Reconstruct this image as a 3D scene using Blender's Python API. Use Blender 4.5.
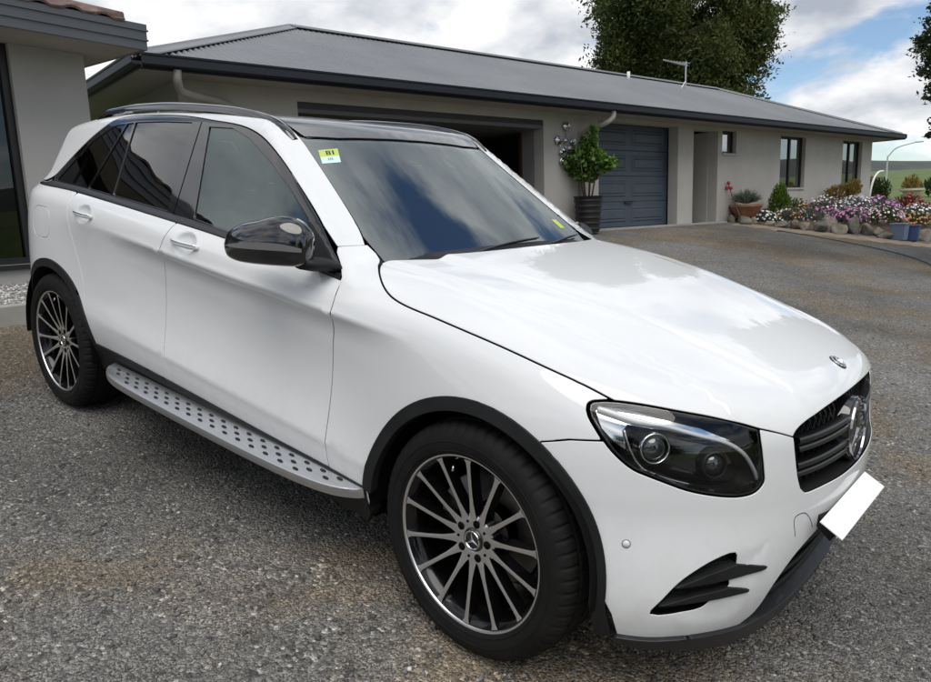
import bpy, bmesh, math, random
import numpy as np
from mathutils import Vector, Matrix
from mathutils.geometry import delaunay_2d_cdt
R = math.radians
random.seed(7); rng = np.random.default_rng(7)
for o in list(bpy.data.objects): bpy.data.objects.remove(o)
SC = bpy.context.scene; COL = SC.collection
# ---------------------------------------------------------------- camera, sky, sun, exposure
CAM = Vector((1.34483, -2.43561, 1.32010))
cd = bpy.data.cameras.new('camera'); cam = bpy.data.objects.new('camera', cd); COL.objects.link(cam)
_f = Vector((-.6372404, .7506707, -.17440805)); _r0 = _f.cross(Vector((0, 0, 1))).normalized(); _u0 = _r0.cross(_f)
_a = R(-1.97834); _r = _r0*math.cos(_a)+_u0*math.sin(_a); _u = _u0*math.cos(_a)-_r0*math.sin(_a)
cam.matrix_world = Matrix(((_r.x, _u.x, -_f.x, CAM.x), (_r.y, _u.y, -_f.y, CAM.y), (_r.z, _u.z, -_f.z, CAM.z), (0, 0, 0, 1)))
cd.sensor_fit = 'HORIZONTAL'; cd.sensor_width = 36; cd.lens = 722.5455/931*36; cd.clip_start = .05; cd.clip_end = 6000
SC.camera = cam
SUN_EL, SUN_AZ = 60, -42                                   # azimuth: world angle of the sun from +X
world = bpy.data.worlds.new('World'); SC.world = world; world.use_nodes = True
nt = world.node_tree; nt.nodes.clear()
def nn(t, k, loc=None, **kw):
    n = t.nodes.new(k)
    for a, b in kw.items(): setattr(n, a, b)
    return n
wo = nn(nt, 'ShaderNodeOutputWorld'); bg = nn(nt, 'ShaderNodeBackground'); sky = nn(nt, 'ShaderNodeTexSky')
sky.sky_type = 'NISHITA'; sky.sun_disc = False; sky.sun_elevation = R(SUN_EL); sky.sun_rotation = R(90-SUN_AZ)
sky.air_density = 1.0; sky.dust_density = .15; sky.ozone_density = 1.4
tc = nn(nt, 'ShaderNodeTexCoord'); sx = nn(nt, 'ShaderNodeSeparateXYZ'); nt.links.new(tc.outputs['Generated'], sx.inputs[0])
def M_(op, a, b=None, c=None, clamp=False):
    m = nn(nt, 'ShaderNodeMath', operation=op); m.use_clamp = clamp
    for i, v in enumerate((a, b, c)):
        if v is None: continue
        if isinstance(v, (int, float)): m.inputs[i].default_value = v
        else: nt.links.new(v, m.inputs[i])
    return m.outputs[0]
# project the view direction on a flat cloud deck, so clouds shrink towards the horizon
den = M_('ADD', M_('MAXIMUM', sx.outputs[2], 0.0), .38)
cx = M_('DIVIDE', sx.outputs[0], den); cy = M_('DIVIDE', sx.outputs[1], den)
cv = nn(nt, 'ShaderNodeCombineXYZ'); nt.links.new(M_('ADD', cx, -.40), cv.inputs[0]); nt.links.new(M_('ADD', cy, .30), cv.inputs[1]); cv.inputs[2].default_value = 3.6
n1 = nn(nt, 'ShaderNodeTexNoise'); n1.inputs['Scale'].default_value = 2.7; n1.inputs['Detail'].default_value = 9; n1.inputs['Roughness'].default_value = .56; n1.inputs['Distortion'].default_value = .25
n2 = nn(nt, 'ShaderNodeTexNoise'); n2.inputs['Scale'].default_value = 4.2; n2.inputs['Detail'].default_value = 6; n2.inputs['Roughness'].default_value = .5
nt.links.new(cv.outputs[0], n1.inputs['Vector']); nt.links.new(cv.outputs[0], n2.inputs['Vector'])
cover = nn(nt, 'ShaderNodeMapRange'); cover.inputs[1].default_value = .36; cover.inputs[2].default_value = .51; cover.interpolation_type = 'SMOOTHSTEP'
nt.links.new(n1.outputs['Fac'], cover.inputs[0])
shade = nn(nt, 'ShaderNodeValToRGB'); shade.color_ramp.elements[0].position = .33; shade.color_ramp.elements[1].position = .62
CLOUD_HI = (9.2, 9.2, 9.2, 1)
shade.color_ramp.elements[0].color = (.40, .44, .51, 1); shade.color_ramp.elements[1].color = (1, 1, 1, 1)
nt.links.new(n2.outputs['Fac'], shade.inputs[0])
cs = nn(nt, 'ShaderNodeMix', data_type='RGBA', blend_type='MULTIPLY'); cs.inputs[0].default_value = 1
nt.links.new(shade.outputs[0], cs.inputs[6]); cs.inputs[7].default_value = CLOUD_HI
mx = nn(nt, 'ShaderNodeMix', data_type='RGBA'); nt.links.new(cover.outputs[0], mx.inputs[0]); tint = nn(nt, 'ShaderNodeMix', data_type='RGBA', blend_type='MULTIPLY'); tint.inputs[0].default_value = 1; tint.inputs[7].default_value = (.93, .985, 1.05, 1); nt.links.new(sky.outputs[0], tint.inputs[6]); nt.links.new(tint.outputs[2], mx.inputs[6]); nt.links.new(cs.outputs[2], mx.inputs[7])
nt.links.new(mx.outputs[2], bg.inputs[0]); bg.inputs[1].default_value = .095
nt.links.new(bg.outputs[0], wo.inputs[0])
sd = bpy.data.lights.new('sun', 'SUN'); sd.energy = 1.75; sd.angle = R(48); sd.color = (1, .96, .90)
sun = bpy.data.objects.new('sun', sd); COL.objects.link(sun)
sdir = Vector((math.cos(R(SUN_EL))*math.cos(R(SUN_AZ)), math.cos(R(SUN_EL))*math.sin(R(SUN_AZ)), math.sin(R(SUN_EL))))
sun.rotation_euler = sdir.to_track_quat('Z', 'Y').to_euler(); sun.location = sdir*30
vs = SC.view_settings; vs.view_transform = 'Standard'; vs.look = 'None'; vs.exposure = .34; vs.gamma = 1; vs.use_curve_mapping = False
# ---------------------------------------------------------------- helpers
def tag(o, label=None, cat=None, group=None, kind=None):
    for k, v in (('label', label), ('category', cat), ('group', group), ('kind', kind)):
        if v: o[k] = v
    return o
def empty(name, loc=(0, 0, 0), rz=0, parent=None):
    o = bpy.data.objects.new(name, None); COL.objects.link(o); o.location = loc; o.rotation_euler = (0, 0, rz)
    o.empty_display_size = .1
    if parent: o.parent = parent
    return o
def link(name, me, mat, parent=None):
    o = bpy.data.objects.new(name, me); COL.objects.link(o)
    if mat is not None and len(me.materials) == 0:
        for m in (mat if isinstance(mat, (list, tuple)) else [mat]): me.materials.append(m)
    if parent: o.parent = parent
    return o
def pmesh(name, V, F, mat=None, parent=None, smooth=False, mi=None):
    me = bpy.data.meshes.new(name); me.from_pydata([tuple(v) for v in V], [], [tuple(f) for f in F]); me.update()
    if smooth: me.polygons.foreach_set('use_smooth', [True]*len(me.polygons))
    if mi is not None: me.polygons.foreach_set('material_index', mi)
    return link(name, me, mat, parent)
class MB:
    """collects shapes for ONE mesh object"""
    def __init__(s): s.V = []; s.F = []; s.M = []
    def add(s, V, F, m=0):
        b = len(s.V); s.V += [tuple(v) for v in V]; s.F += [tuple(i+b for i in f) for f in F]; s.M += [m]*len(F); return s
    def box(s, lo, hi, m=0, mat=None):
        (a, b, c), (d, e, f) = lo, hi
        V = [(a, b, c), (d, b, c), (d, e, c), (a, e, c), (a, b, f), (d, b, f), (d, e, f), (a, e, f)]
        if mat is not None: V = [tuple(mat @ Vector(v)) for v in V]
        return s.add(V, [(0, 3, 2, 1), (4, 5, 6, 7), (0, 1, 5, 4), (1, 2, 6, 5), (2, 3, 7, 6), (3, 0, 4, 7)], m)
    def tube(s, pts, r, n=10, m=0, cap=True):
        pts = [Vector(p) for p in pts]; rs = r if isinstance(r, (list, tuple)) else [r]*len(pts)
        V = []; F = []; up = None
        for i, p in enumerate(pts):
            t = (pts[min(i+1, len(pts)-1)]-pts[max(i-1, 0)]).normalized()
            if up is None: up = t.orthogonal().normalized()
            up = (up-t*up.dot(t)).normalized(); sd_ = t.cross(up)
            for k in range(n):
                a = 2*math.pi*k/n; V.append(p+(up*math.cos(a)+sd_*math.sin(a))*rs[i])
        for i in range(len(pts)-1):
            for k in range(n): F.append((i*n+k, i*n+(k+1) % n, (i+1)*n+(k+1) % n, (i+1)*n+k))
        if cap: F.append(tuple(reversed(range(n)))); F.append(tuple((len(pts)-1)*n+k for k in range(n)))
        return s.add(V, F, m)
    def lathe(s, prof, n=64, c=(0, 0, 0), axis='y', m=0, closed=False, rf=None):
        V = []; F = []; k = len(prof)
        for i in range(n):
            a = 2*math.pi*i/n; ca, sa = math.cos(a), math.sin(a)
            for j, (r, h) in enumerate(prof):
                if rf: r = r+rf(i, j)
                V.append({'y': (c[0]+r*ca, c[1]+h, c[2]+r*sa), 'z': (c[0]+r*ca, c[1]+r*sa, c[2]+h), 'x': (c[0]+h, c[1]+r*ca, c[2]+r*sa)}[axis])
        for i in range(n):
            i2 = (i+1) % n
            for j in range(k if closed else k-1):
                j2 = (j+1) % k; F.append((i*k+j, i*k+j2, i2*k+j2, i2*k+j))
        return s.add(V, F, m)
    def prism(s, poly, d, m=0):
        """poly: list of 3D points, d: extrusion vector"""
        n = len(poly); d = Vector(d); V = [Vector(p) for p in poly]+[Vector(p)+d for p in poly]
        return s.add(V, [tuple(reversed(range(n))), tuple(range(n, 2*n))]+[(i, (i+1) % n, (i+1) % n+n, i+n) for i in range(n)], m)
    def build(s, name, mat, parent=None, smooth=False, bevel=0, angle=None, seg=2):
        o = pmesh(name, s.V, s.F, mat, parent, smooth, s.M if isinstance(mat, (list, tuple)) else None)
        bm = bmesh.new(); bm.from_mesh(o.data); bmesh.ops.recalc_face_normals(bm, faces=bm.faces)
        if bevel:
            es = [e for e in bm.edges if len(e.link_faces) == 2 and e.calc_face_angle(0) > .5]
            bmesh.ops.bevel(bm, geom=es, offset=bevel, segments=seg, profile=.5, affect='EDGES', clamp_overlap=True)
        if angle is not None:
            for f in bm.faces: f.smooth = True
            for e in bm.edges:
                if len(e.link_faces) == 2 and e.calc_face_angle(0) > R(angle): e.smooth = False
        bm.to_mesh(o.data); bm.free(); return o
# ---------------------------------------------------------------- materials
def mat(name, col=(.5, .5, .5), rough=.5, metal=0, coat=0, spec=.5, **kw):
    m = bpy.data.materials.new(name); m.use_nodes = True; b = m.node_tree.nodes['Principled BSDF']
    b.inputs['Base Color'].default_value = (*col, 1); b.inputs['Roughness'].default_value = rough; b.inputs['Metallic'].default_value = metal
    b.inputs['Coat Weight'].default_value = coat; b.inputs['Coat Roughness'].default_value = kw.get('coat_rough', .03); b.inputs['Specular IOR Level'].default_value = spec
    return m
def noisy(name, c1, c2, scale, rough=.6, bump=0, bscale=None, detail=6, coords='Object', lo=.35, hi=.65, metal=0, coat=0, stretch=None, rough2=None, spec=.5, bdist=.01):
    m = mat(name, c1, rough, metal, coat, spec); t = m.node_tree; b = t.nodes['Principled BSDF']
    tc = nn(t, 'ShaderNodeTexCoord'); v = tc.outputs[coords]
    if stretch:
        mp = nn(t, 'ShaderNodeMapping'); mp.inputs['Scale'].default_value = stretch; t.links.new(v, mp.inputs[0]); v = mp.outputs[0]
    n = nn(t, 'ShaderNodeTexNoise'); n.inputs['Scale'].default_value = scale; n.inputs['Detail'].default_value = detail; n.inputs['Roughness'].default_value = .6; t.links.new(v, n.inputs['Vector'])
    r = nn(t, 'ShaderNodeValToRGB'); r.color_ramp.elements[0].position = lo; r.color_ramp.elements[1].position = hi
    r.color_ramp.elements[0].color = (*c1, 1); r.color_ramp.elements[1].color = (*c2, 1); t.links.new(n.outputs['Fac'], r.inputs[0]); t.links.new(r.outputs[0], b.inputs['Base Color'])
    if rough2 is not None:
        q = nn(t, 'ShaderNodeMapRange'); q.inputs[3].default_value = rough; q.inputs[4].default_value = rough2; t.links.new(n.outputs['Fac'], q.inputs[0]); t.links.new(q.outputs[0], b.inputs['Roughness'])
    if bump:
        n2 = nn(t, 'ShaderNodeTexNoise'); n2.inputs['Scale'].default_value = bscale or scale*4; n2.inputs['Detail'].default_value = 5; t.links.new(v, n2.inputs['Vector'])
        bp = nn(t, 'ShaderNodeBump'); bp.inputs['Strength'].default_value = bump; bp.inputs['Distance'].default_value = bdist; t.links.new(n2.outputs['Fac'], bp.inputs['Height']); t.links.new(bp.outputs[0], b.inputs['Normal'])
    return m
def glass(name, tint, refl=1.5, rough=.0, gl=(1, 1, 1)):
    m = bpy.data.materials.new(name); m.use_nodes = True; t = m.node_tree; t.nodes.clear()
    o = nn(t, 'ShaderNodeOutputMaterial'); tr = nn(t, 'ShaderNodeBsdfTransparent'); tr.inputs[0].default_value = (*tint, 1)
    g = nn(t, 'ShaderNodeBsdfGlossy'); g.inputs['Roughness'].default_value = rough; g.inputs[0].default_value = (*gl, 1)
    fr = nn(t, 'ShaderNodeFresnel'); fr.inputs[0].default_value = refl
    mx = nn(t, 'ShaderNodeMixShader'); t.links.new(fr.outputs[0], mx.inputs[0]); t.links.new(tr.outputs[0], mx.inputs[1]); t.links.new(g.outputs[0], mx.inputs[2]); t.links.new(mx.outputs[0], o.inputs[0])
    return m
def paint_mat():
    m = mat('white_paint', (.73, .742, .75), .5, 0, 1.0, .0, coat_rough=.02)
    t = m.node_tree; b = t.nodes['Principled BSDF']; tc = nn(t, 'ShaderNodeTexCoord')
    n = nn(t, 'ShaderNodeTexNoise'); n.inputs['Scale'].default_value = 3.5; n.inputs['Detail'].default_value = 8; n.inputs['Roughness'].default_value = .65; t.links.new(tc.outputs['Object'], n.inputs['Vector'])
    q = nn(t, 'ShaderNodeMapRange'); q.inputs[1].default_value = .35; q.inputs[2].default_value = .75; q.inputs[3].default_value = .0; q.inputs[4].default_value = .035
    t.links.new(n.outputs['Fac'], q.inputs[0]); t.links.new(q.outputs[0], b.inputs['Coat Roughness'])
    # road dust: fine film that thickens towards the sills, broken up by noise
    sp_ = nn(t, 'ShaderNodeSeparateXYZ'); t.links.new(tc.outputs['Object'], sp_.inputs[0])
    lowz = nn(t, 'ShaderNodeMapRange'); lowz.inputs[1].default_value = .80; lowz.inputs[2].default_value = .32; lowz.inputs[3].default_value = .0; lowz.inputs[4].default_value = .20; t.links.new(sp_.outputs[2], lowz.inputs[0])
    n3 = nn(t, 'ShaderNodeTexNoise'); n3.inputs['Scale'].default_value = 14; n3.inputs['Detail'].default_value = 9; n3.inputs['Roughness'].default_value = .75; t.links.new(tc.outputs['Object'], n3.inputs['Vector'])
    k3 = nn(t, 'ShaderNodeMapRange'); k3.inputs[1].default_value = .46; k3.inputs[2].default_value = .72; t.links.new(n3.outputs['Fac'], k3.inputs[0])
    fm = nn(t, 'ShaderNodeMath', operation='MULTIPLY'); t.links.new(lowz.outputs[0], fm.inputs[0]); t.links.new(k3.outputs[0], fm.inputs[1])
    dmx = nn(t, 'ShaderNodeMix', data_type='RGBA'); dmx.inputs[6].default_value = b.inputs['Base Color'].default_value; dmx.inputs[7].default_value = (.36, .33, .29, 1); t.links.new(fm.outputs[0], dmx.inputs[0]); t.links.new(dmx.outputs[2], b.inputs['Base Color'])
    return m
PAINT = paint_mat()
GLOSSB = mat('gloss_black', (.006, .006, .007), .08, 0, 1.0, .5)
PLASTIC = noisy('black_plastic', (.009, .0095, .010), (.015, .0155, .016), 9, .58, .12, 420, bdist=.001, spec=.3)
LIPB = noisy('scuffed_black_plastic', (.012, .013, .015), (.05, .053, .06), 14, .28, .05, 60, lo=.55, hi=.8, rough2=.5, stretch=(1, 1, 6))
DARK = mat('dark_void', (.004, .004, .004), .9, spec=.1)
LINER = mat('wheel_liner', (.005, .005, .005), .9, spec=.1)
RUBBER = noisy('tyre_rubber', (.0065, .0065, .0065), (.013, .0125, .012), 7, .75, .25, 160, bdist=.002, spec=.22)
MACH = mat('machined_grey', (.86, .855, .85), .32, 1)
WBLACK = mat('wheel_black', (.004, .004, .0045), .18, 0, .35, .3)
CHROME = mat('chrome', (.82, .83, .84), .06, 1)
SLATB = mat('slat_black', (.006, .006, .007), .25, 0, .25, .4)
STEEL = noisy('brake_steel', (.20, .20, .20), (.30, .27, .24), 20, .42, metal=1)
CALI = mat('caliper_grey', (.30, .31, .33), .4, .5)
ALU = noisy('brushed_aluminium', (.62, .63, .64), (.72, .73, .74), 6, .34, metal=1, stretch=(1, 40, 40))
STUD = mat('rubber_stud', (.012, .012, .013), .7)
WGLASS = glass('windscreen_glass', (.60, .68, .67), 3.1, gl=(.92, 1, 1))
SGLASS = glass('side_glass', (.20, .25, .245), 2.1, gl=(.86, 1, .99))
PGLASS = glass('privacy_glass', (.035, .04, .042), 2.2)
ROOFG = mat('roof_glass', (.03, .032, .035), .30, 0, .8, 1.0); ROOFG.node_tree.nodes['Principled BSDF'].inputs['Coat IOR'].default_value = 2.6
FRIT = mat('black_frit', (.010, .010, .011), .12, 0, .8)
LENS = glass('lamp_lens', (.94, .95, .95), 1.45)
SEAT = noisy('seat_leather', (.03, .03, .031), (.05, .05, .05), 8, .5)
DASH = noisy('dash_plastic', (.028, .029, .03), (.04, .04, .042), 20, .6)
WHITEP = mat('blank_white_plate', (.86, .86, .86), .5)
TAILR = mat('tail_lamp_red', (.25, .008, .01), .08, 0, 1)
LED = mat('led_guide', (.82, .84, .86), .18, 0, .8)
SATIN = mat('satin_black', (.02, .02, .021), .35)
# ---------------------------------------------------------------- car body surfaces (numpy, car coordinates)
# x forward from the front axle, y to the car's left, z up from the tyre contact plane; the body is an implicit
# surface: lower body LOW, greenhouse TOP, each f<0 inside.
def pchip(xk, yk):
    xk = np.asarray(xk, float); yk = np.asarray(yk, float)
    h = np.diff(xk); d = np.diff(yk)/h
    m = np.zeros(len(xk)); m[0] = d[0]; m[-1] = d[-1]
    for i in range(1, len(xk)-1):
        m[i] = (d[i-1]*h[i]+d[i]*h[i-1])/(h[i]+h[i-1])
    def fn(x):
        x = np.asarray(x, float); xc = np.clip(x, xk[0], xk[-1])
        i = np.clip(np.searchsorted(xk, xc)-1, 0, len(xk)-2)
        t = (xc-xk[i])/h[i]
        v = ((2*t**3-3*t**2+1)*yk[i]+(t**3-2*t**2+t)*h[i]*m[i]+(-2*t**3+3*t**2)*yk[i+1]+(t**3-t**2)*h[i]*m[i+1])
        return v+(x-xc)*np.where(x < xk[0], m[0], m[-1])
    return fn
def smax(a, b, k):
    h = np.maximum(k-np.abs(a-b), 0)/k
    return np.maximum(a, b)+h*h*k*0.25
def smin(a, b, k): return -smax(-a, -b, k)
def sstep(a, b, x):
    t = np.clip((x-a)/(b-a), 0, 1); return t*t*(3-2*t)
# half width of the lower body: rows are x stations, columns heights v (v = z corrected for the rising belt)
VK = [.18, .27, .35, .42, .485, .60, .72, .82, .90, .943, .970, 1.01, 1.057, 1.12]
XK = [-3.7, -3.3, -2.87, -2.4, -1.75, -1.1, -.64, -.25, .10, .5]
AK = [[.80, .83, .85, .86, .86, .86, .855, .85, .845, .842, .84, .825, .80, .75],
      [.86, .89, .91, .92, .925, .925, .920, .915, .908, .902, .898, .89, .87, .82],
      [.88, .91, .93, .938, .94, .938, .931, .924, .917, .910, .904, .893, .868, .81],
      [.85, .885, .912, .928, .934, .918, .910, .911, .918, .921, .917, .904, .878, .82],
      [.85, .88, .908, .925, .931, .905, .890, .891, .906, .928, .926, .909, .880, .82],
      [.85, .88, .908, .925, .930, .903, .888, .890, .905, .928, .926, .907, .876, .82],
      [.85, .885, .912, .927, .931, .909, .896, .897, .907, .925, .921, .900, .866, .81],
      [.87, .905, .930, .937, .936, .932, .928, .921, .914, .907, .898, .878, .84, .78],
      [.90, .92, .936, .942, .943, .943, .938, .926, .905, .890, .878, .85, .81, .75],
      [.88, .91, .93, .938, .94, .94, .935, .922, .895, .876, .862, .83, .79, .73]]
# sharpen the shoulder and sill creases over the doors: finer knots there
_VN = [.18, .27, .35, .42, .473, .485, .497, .60, .72, .82, .90, .932, .943, .954, 1.01, 1.057, 1.12]
_AN = []
for _x, _row in zip(XK, AK):
    _r = [float(pchip(VK, _row)(np.array(v))) for v in _VN]
    if -2.0 < _x < -.5:
        _k = 1.0
        for _v, _o in ((.473, -.0005), (.485, .0012), (.497, -.0005), (.90, -.002), (.932, -.0008), (.943, .0012), (.954, -.0006)): _r[_VN.index(_v)] += _o*_k
        _r[_VN.index(.932)] = _row[9]-.0062; _r[_VN.index(.954)] = _row[9]-.0030
    _AN.append(_r)
VK, AK = _VN, _AN
_xi = [pchip(XK, [r[j] for r in AK]) for j in range(len(VK))]
def side_w(x, z):
    x = np.asarray(x, float); v = np.asarray(z, float)+.054*(np.clip(x, -3.4, .3)+.65)
    sh = x.shape; x = x.ravel(); v = np.clip(v.ravel(), VK[0]-.1, VK[-1]+.3)
    K = np.stack([f(np.clip(x, XK[0], XK[-1])) for f in _xi], 1); xk = np.array(VK); h = np.diff(xk)
    d = np.diff(K, axis=1)/h
    m = np.empty_like(K); m[:, 0] = d[:, 0]; m[:, -1] = d[:, -1]
    m[:, 1:-1] = (d[:, :-1]*h[1:]+d[:, 1:]*h[:-1])/(h[1:]+h[:-1])
    vc = np.clip(v, xk[0], xk[-1]); i = np.clip(np.searchsorted(xk, vc)-1, 0, len(xk)-2); t = (vc-xk[i])/h[i]
    n = np.arange(len(x))
    r = ((2*t**3-3*t**2+1)*K[n, i]+(t**3-2*t**2+t)*h[i]*m[n, i]+(-2*t**3+3*t**2)*K[n, i+1]+(t**3-t**2)*h[i]*m[n, i+1])
    r += (v-vc)*np.where(v < xk[0], m[:, 0], m[:, -1])
    return r.reshape(sh)
nose = pchip([.15, .22, .30, .40, .50, .58, .66, .75, .83, .90, .97, 1.1], [.73, .742, .765, .79, .806, .810, .804, .793, .782, .768, .725, .60])
hood0 = pchip([-1.2, -.7, -.45, -.2, 0, .2, .4, .55, .65, .72, .78, .85, 1.0], [1.18, 1.137, 1.124, 1.102, 1.076, 1.043, 1.000, .960, .930, .906, .878, .838, .70])
def hood_z(x, a):
    c = hood0(x)
    w = .52-.16*sstep(-.6, .75, x)                       # power dome edge, converging to the grille
    dome = .019*(1-sstep(w-.014, w+.022, a))
    w2 = .70-.10*sstep(-.6, .7, x)
    dome2 = .012*(1-sstep(w2-.012, w2+.02, a))
    return c-.028+dome+dome2-(.012+.095*sstep(-.35, .7, x))*a**2-.10*np.maximum(a-.5, 0)**2-.02*a**6
def LOW(x, y, z):
    a = np.abs(y); A = side_w(x, z)
    xf = nose(z)
    n = 2.9-.6*sstep(.3, .62, z)
    ex = np.maximum(x-.05, 0)/(xf-.05)
    er = np.maximum(-2.75-x, 0)/(tail(z))
    E = ((a/A)**n+ex**n+er**3.2)**(1/n)-1
    E = E*(.86-.12*np.clip(ex, 0, 1))
    t = z-hood_z(x, a)
    w = sstep(-1.25, -.75, x); t = t*w+(z-1.19)*(1-w)
    t = np.maximum(t, -.6)
    return smax(E, t, .10)
tail = pchip([.2, .3, .45, .6, .8, 1.0, 1.1, 1.3], [.98, 1.01, 1.04, 1.06, 1.085, 1.08, 1.05, .87])
gside = pchip([.9, 1.02, 1.10, 1.2, 1.3, 1.4, 1.5, 1.6, 1.7], [.905, .875, .843, .802, .760, .719, .677, .632, .57])
def ws_z(x, a): return 1.135+.622*(-.60-x)-.135*a*a+.05*(x+.95)**2*0
roof0 = pchip([-3.9, -3.5, -3.1, -2.7, -2.3, -1.9, -1.6, -1.3, -1.0], [1.37, 1.462, 1.528, 1.568, 1.590, 1.597, 1.590, 1.566, 1.52])
def TOP(x, y, z):
    a = np.abs(y)
    B = gside(z)-.13*np.maximum((-2.35-x)/1.3, 0)**2-.015*np.maximum((x+1.2)/.6, 0)**2
    s = (a-B)*.9
    rf = z-(roof0(x)-.035*a*a)
    w = (z-ws_z(x, a))*.85
    rg = (x*-1-3.36-.42*np.maximum(1.47-z, 0)-.0-(-.12)*a*a*1.2)*.9
    f = smax(s, rf, .055)
    f = smax(f, w, .025)
    return smax(f, rg, .06)
def BODY(x, y, z): return smin(LOW(x, y, z), np.maximum(TOP(x, y, z), (1.06-z)*1.0), .05)
def grad(f, P):
    e = 1e-3; g = np.empty_like(P)
    for i in range(3):
        d = np.zeros(3); d[i] = e
        g[:, i] = f(*(P+d).T)-f(*(P-d).T)
    return g/np.linalg.norm(g, axis=1)[:, None]
def solve(f, O, D, t0=0., t1=1.6, n=23):
    lo = np.full(len(O), t0); hi = np.full(len(O), t1)
    for _ in range(n):
        m = (lo+hi)/2; v = f(*(O+m[:, None]*D).T) > 0
        hi = np.where(v, m, hi); lo = np.where(v, lo, m)
    return O+hi[:, None]*D
# charts: 2D parameters <-> rays that meet the surface once
def c_side(u, v):
    z = np.zeros_like(u); return np.stack([u, z, v], 1), np.stack([z, z-1, z], 1)
def i_side(P): return np.stack([P[:, 0], P[:, 2]], 1)
XC, RC = .0, .85
def c_front(u, v):                                       # u = RC*angle from straight ahead (negative = right side)
    z = np.zeros_like(u); return np.stack([z+XC, z, v], 1), np.stack([np.cos(u/RC), np.sin(u/RC), z], 1)
def i_front(P): return np.stack([RC*np.arctan2(P[:, 1], P[:, 0]-XC), P[:, 2]], 1)
XH, ZH = .25, .45
def c_hood(u, v):                                        # u along, v = angle*0.8 from straight up (negative = right)
    t = np.maximum(u-XH, 0)/.45; ps = v/.8; z = np.zeros_like(u)
    return np.stack([np.minimum(u, XH), z, z+ZH], 1), np.stack([np.sin(t), np.sin(ps)*np.cos(t), np.cos(ps)*np.cos(t)], 1)
def i_hood(P):
    ps = np.arctan2(P[:, 1], P[:, 2]-ZH); r = np.hypot(P[:, 1], P[:, 2]-ZH)
    t = np.arctan2(np.maximum(P[:, 0]-XH, 0), r)
    return np.stack([np.where(P[:, 0] > XH, XH+t*.45, P[:, 0]), ps*.8], 1)
ZG = .95
def c_green(u, v):
    ps = v/.7; z = np.zeros_like(u); return np.stack([u, z, z+ZG], 1), np.stack([z, np.sin(ps), np.cos(ps)], 1)
def i_green(P): return np.stack([P[:, 0], .7*np.arctan2(P[:, 1], P[:, 2]-ZG)], 1)
XR = -2.6
def c_rear(u, v):
    z = np.zeros_like(u); return np.stack([z+XR, z, v], 1), np.stack([-np.cos(u/RC), np.sin(u/RC), z], 1)
def i_rear(P): return np.stack([RC*np.arctan2(P[:, 1], XR-P[:, 0]), P[:, 2]], 1)
def c_top(u, v):
    z = np.zeros_like(u); return np.stack([u, v, z+.9], 1), np.stack([z, z, z+1], 1)
def i_top(P): return P[:, :2].copy()
CH = dict(top=(c_top, i_top), side=(c_side, i_side), front=(c_front, i_front), hood=(c_hood, i_hood), green=(c_green, i_green), rear=(c_rear, i_rear))
# ---------------------------------------------------------------- trimmed panels on the body surface
def resample(P, step, closed=False):
    P = np.asarray(P, float); Q = np.vstack([P, P[:1]]) if closed else P; out = []
    for a, b in zip(Q[:-1], Q[1:]):
        n = max(1, int(math.ceil(np.linalg.norm(b-a)/step))); out.append(a+(b-a)*np.linspace(0, 1, n, endpoint=False)[:, None])
    if not closed: out.append(Q[-1:])
    return np.vstack(out)
def spline(P, n=8, closed=False):
    """Catmull-Rom through the points"""
    P = np.asarray(P, float); N = len(P)
    if N < 3: return P
    g = (lambda i: P[i % N]) if closed else (lambda i: P[min(max(i, 0), N-1)])
    out = []
    for i in range(N if closed else N-1):
        a, b, c, d = g(i-1), g(i), g(i+1), g(i+2)
        # centripetal-ish: limit tangents by neighbouring chord lengths
        l = np.linalg.norm(c-b)+1e-9; l0 = np.linalg.norm(b-a)+1e-9; l1 = np.linalg.norm(d-c)+1e-9
        m0 = (c-a)*l/(l+l0); m1 = (d-b)*l/(l+l1)
        for t in np.linspace(0, 1, n, endpoint=False):
            out.append((2*t**3-3*t**2+1)*b+(t**3-2*t**2+t)*m0+(-2*t**3+3*t**2)*c+(t**3-t**2)*m1)
    if not closed: out.append(P[-1])
    return np.array(out)
def inside(Q, poly):
    x, y = Q[:, 0], Q[:, 1]; r = np.zeros(len(Q), bool); n = len(poly)
    for i in range(n):
        x1, y1 = poly[i]; x2, y2 = poly[(i+1) % n]
        c = (y1 > y) != (y2 > y)
        if y1 != y2: r ^= c & (x < (x2-x1)*(y-y1)/(y2-y1)+x1)
    return r
def area2(p): return .5*np.sum(p[:, 0]*np.roll(p[:, 1], -1)-np.roll(p[:, 0], -1)*p[:, 1])
def inset(p, d):
    if d == 0: return p
    s = 1 if area2(p) > 0 else -1
    a = p-np.roll(p, 1, 0); b = np.roll(p, -1, 0)-p
    a /= np.linalg.norm(a, axis=1)[:, None]+1e-12; b /= np.linalg.norm(b, axis=1)[:, None]+1e-12
    na = np.stack([-a[:, 1], a[:, 0]], 1)*s; nb = np.stack([-b[:, 1], b[:, 0]], 1)*s
    m = na+nb; k = np.maximum(np.sum(m*m, 1), .6)
    return p+d*2*m/k[:, None]
def segdist(Q, poly):
    d = np.full(len(Q), 9.); n = len(poly)
    for i in range(n):
        a = poly[i]; e = poly[(i+1) % n]-a; t = np.clip(((Q-a)@e)/(e@e+1e-12), 0, 1)
        d = np.minimum(d, np.linalg.norm(Q-a-t[:, None]*e, axis=1))
    return d
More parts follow.
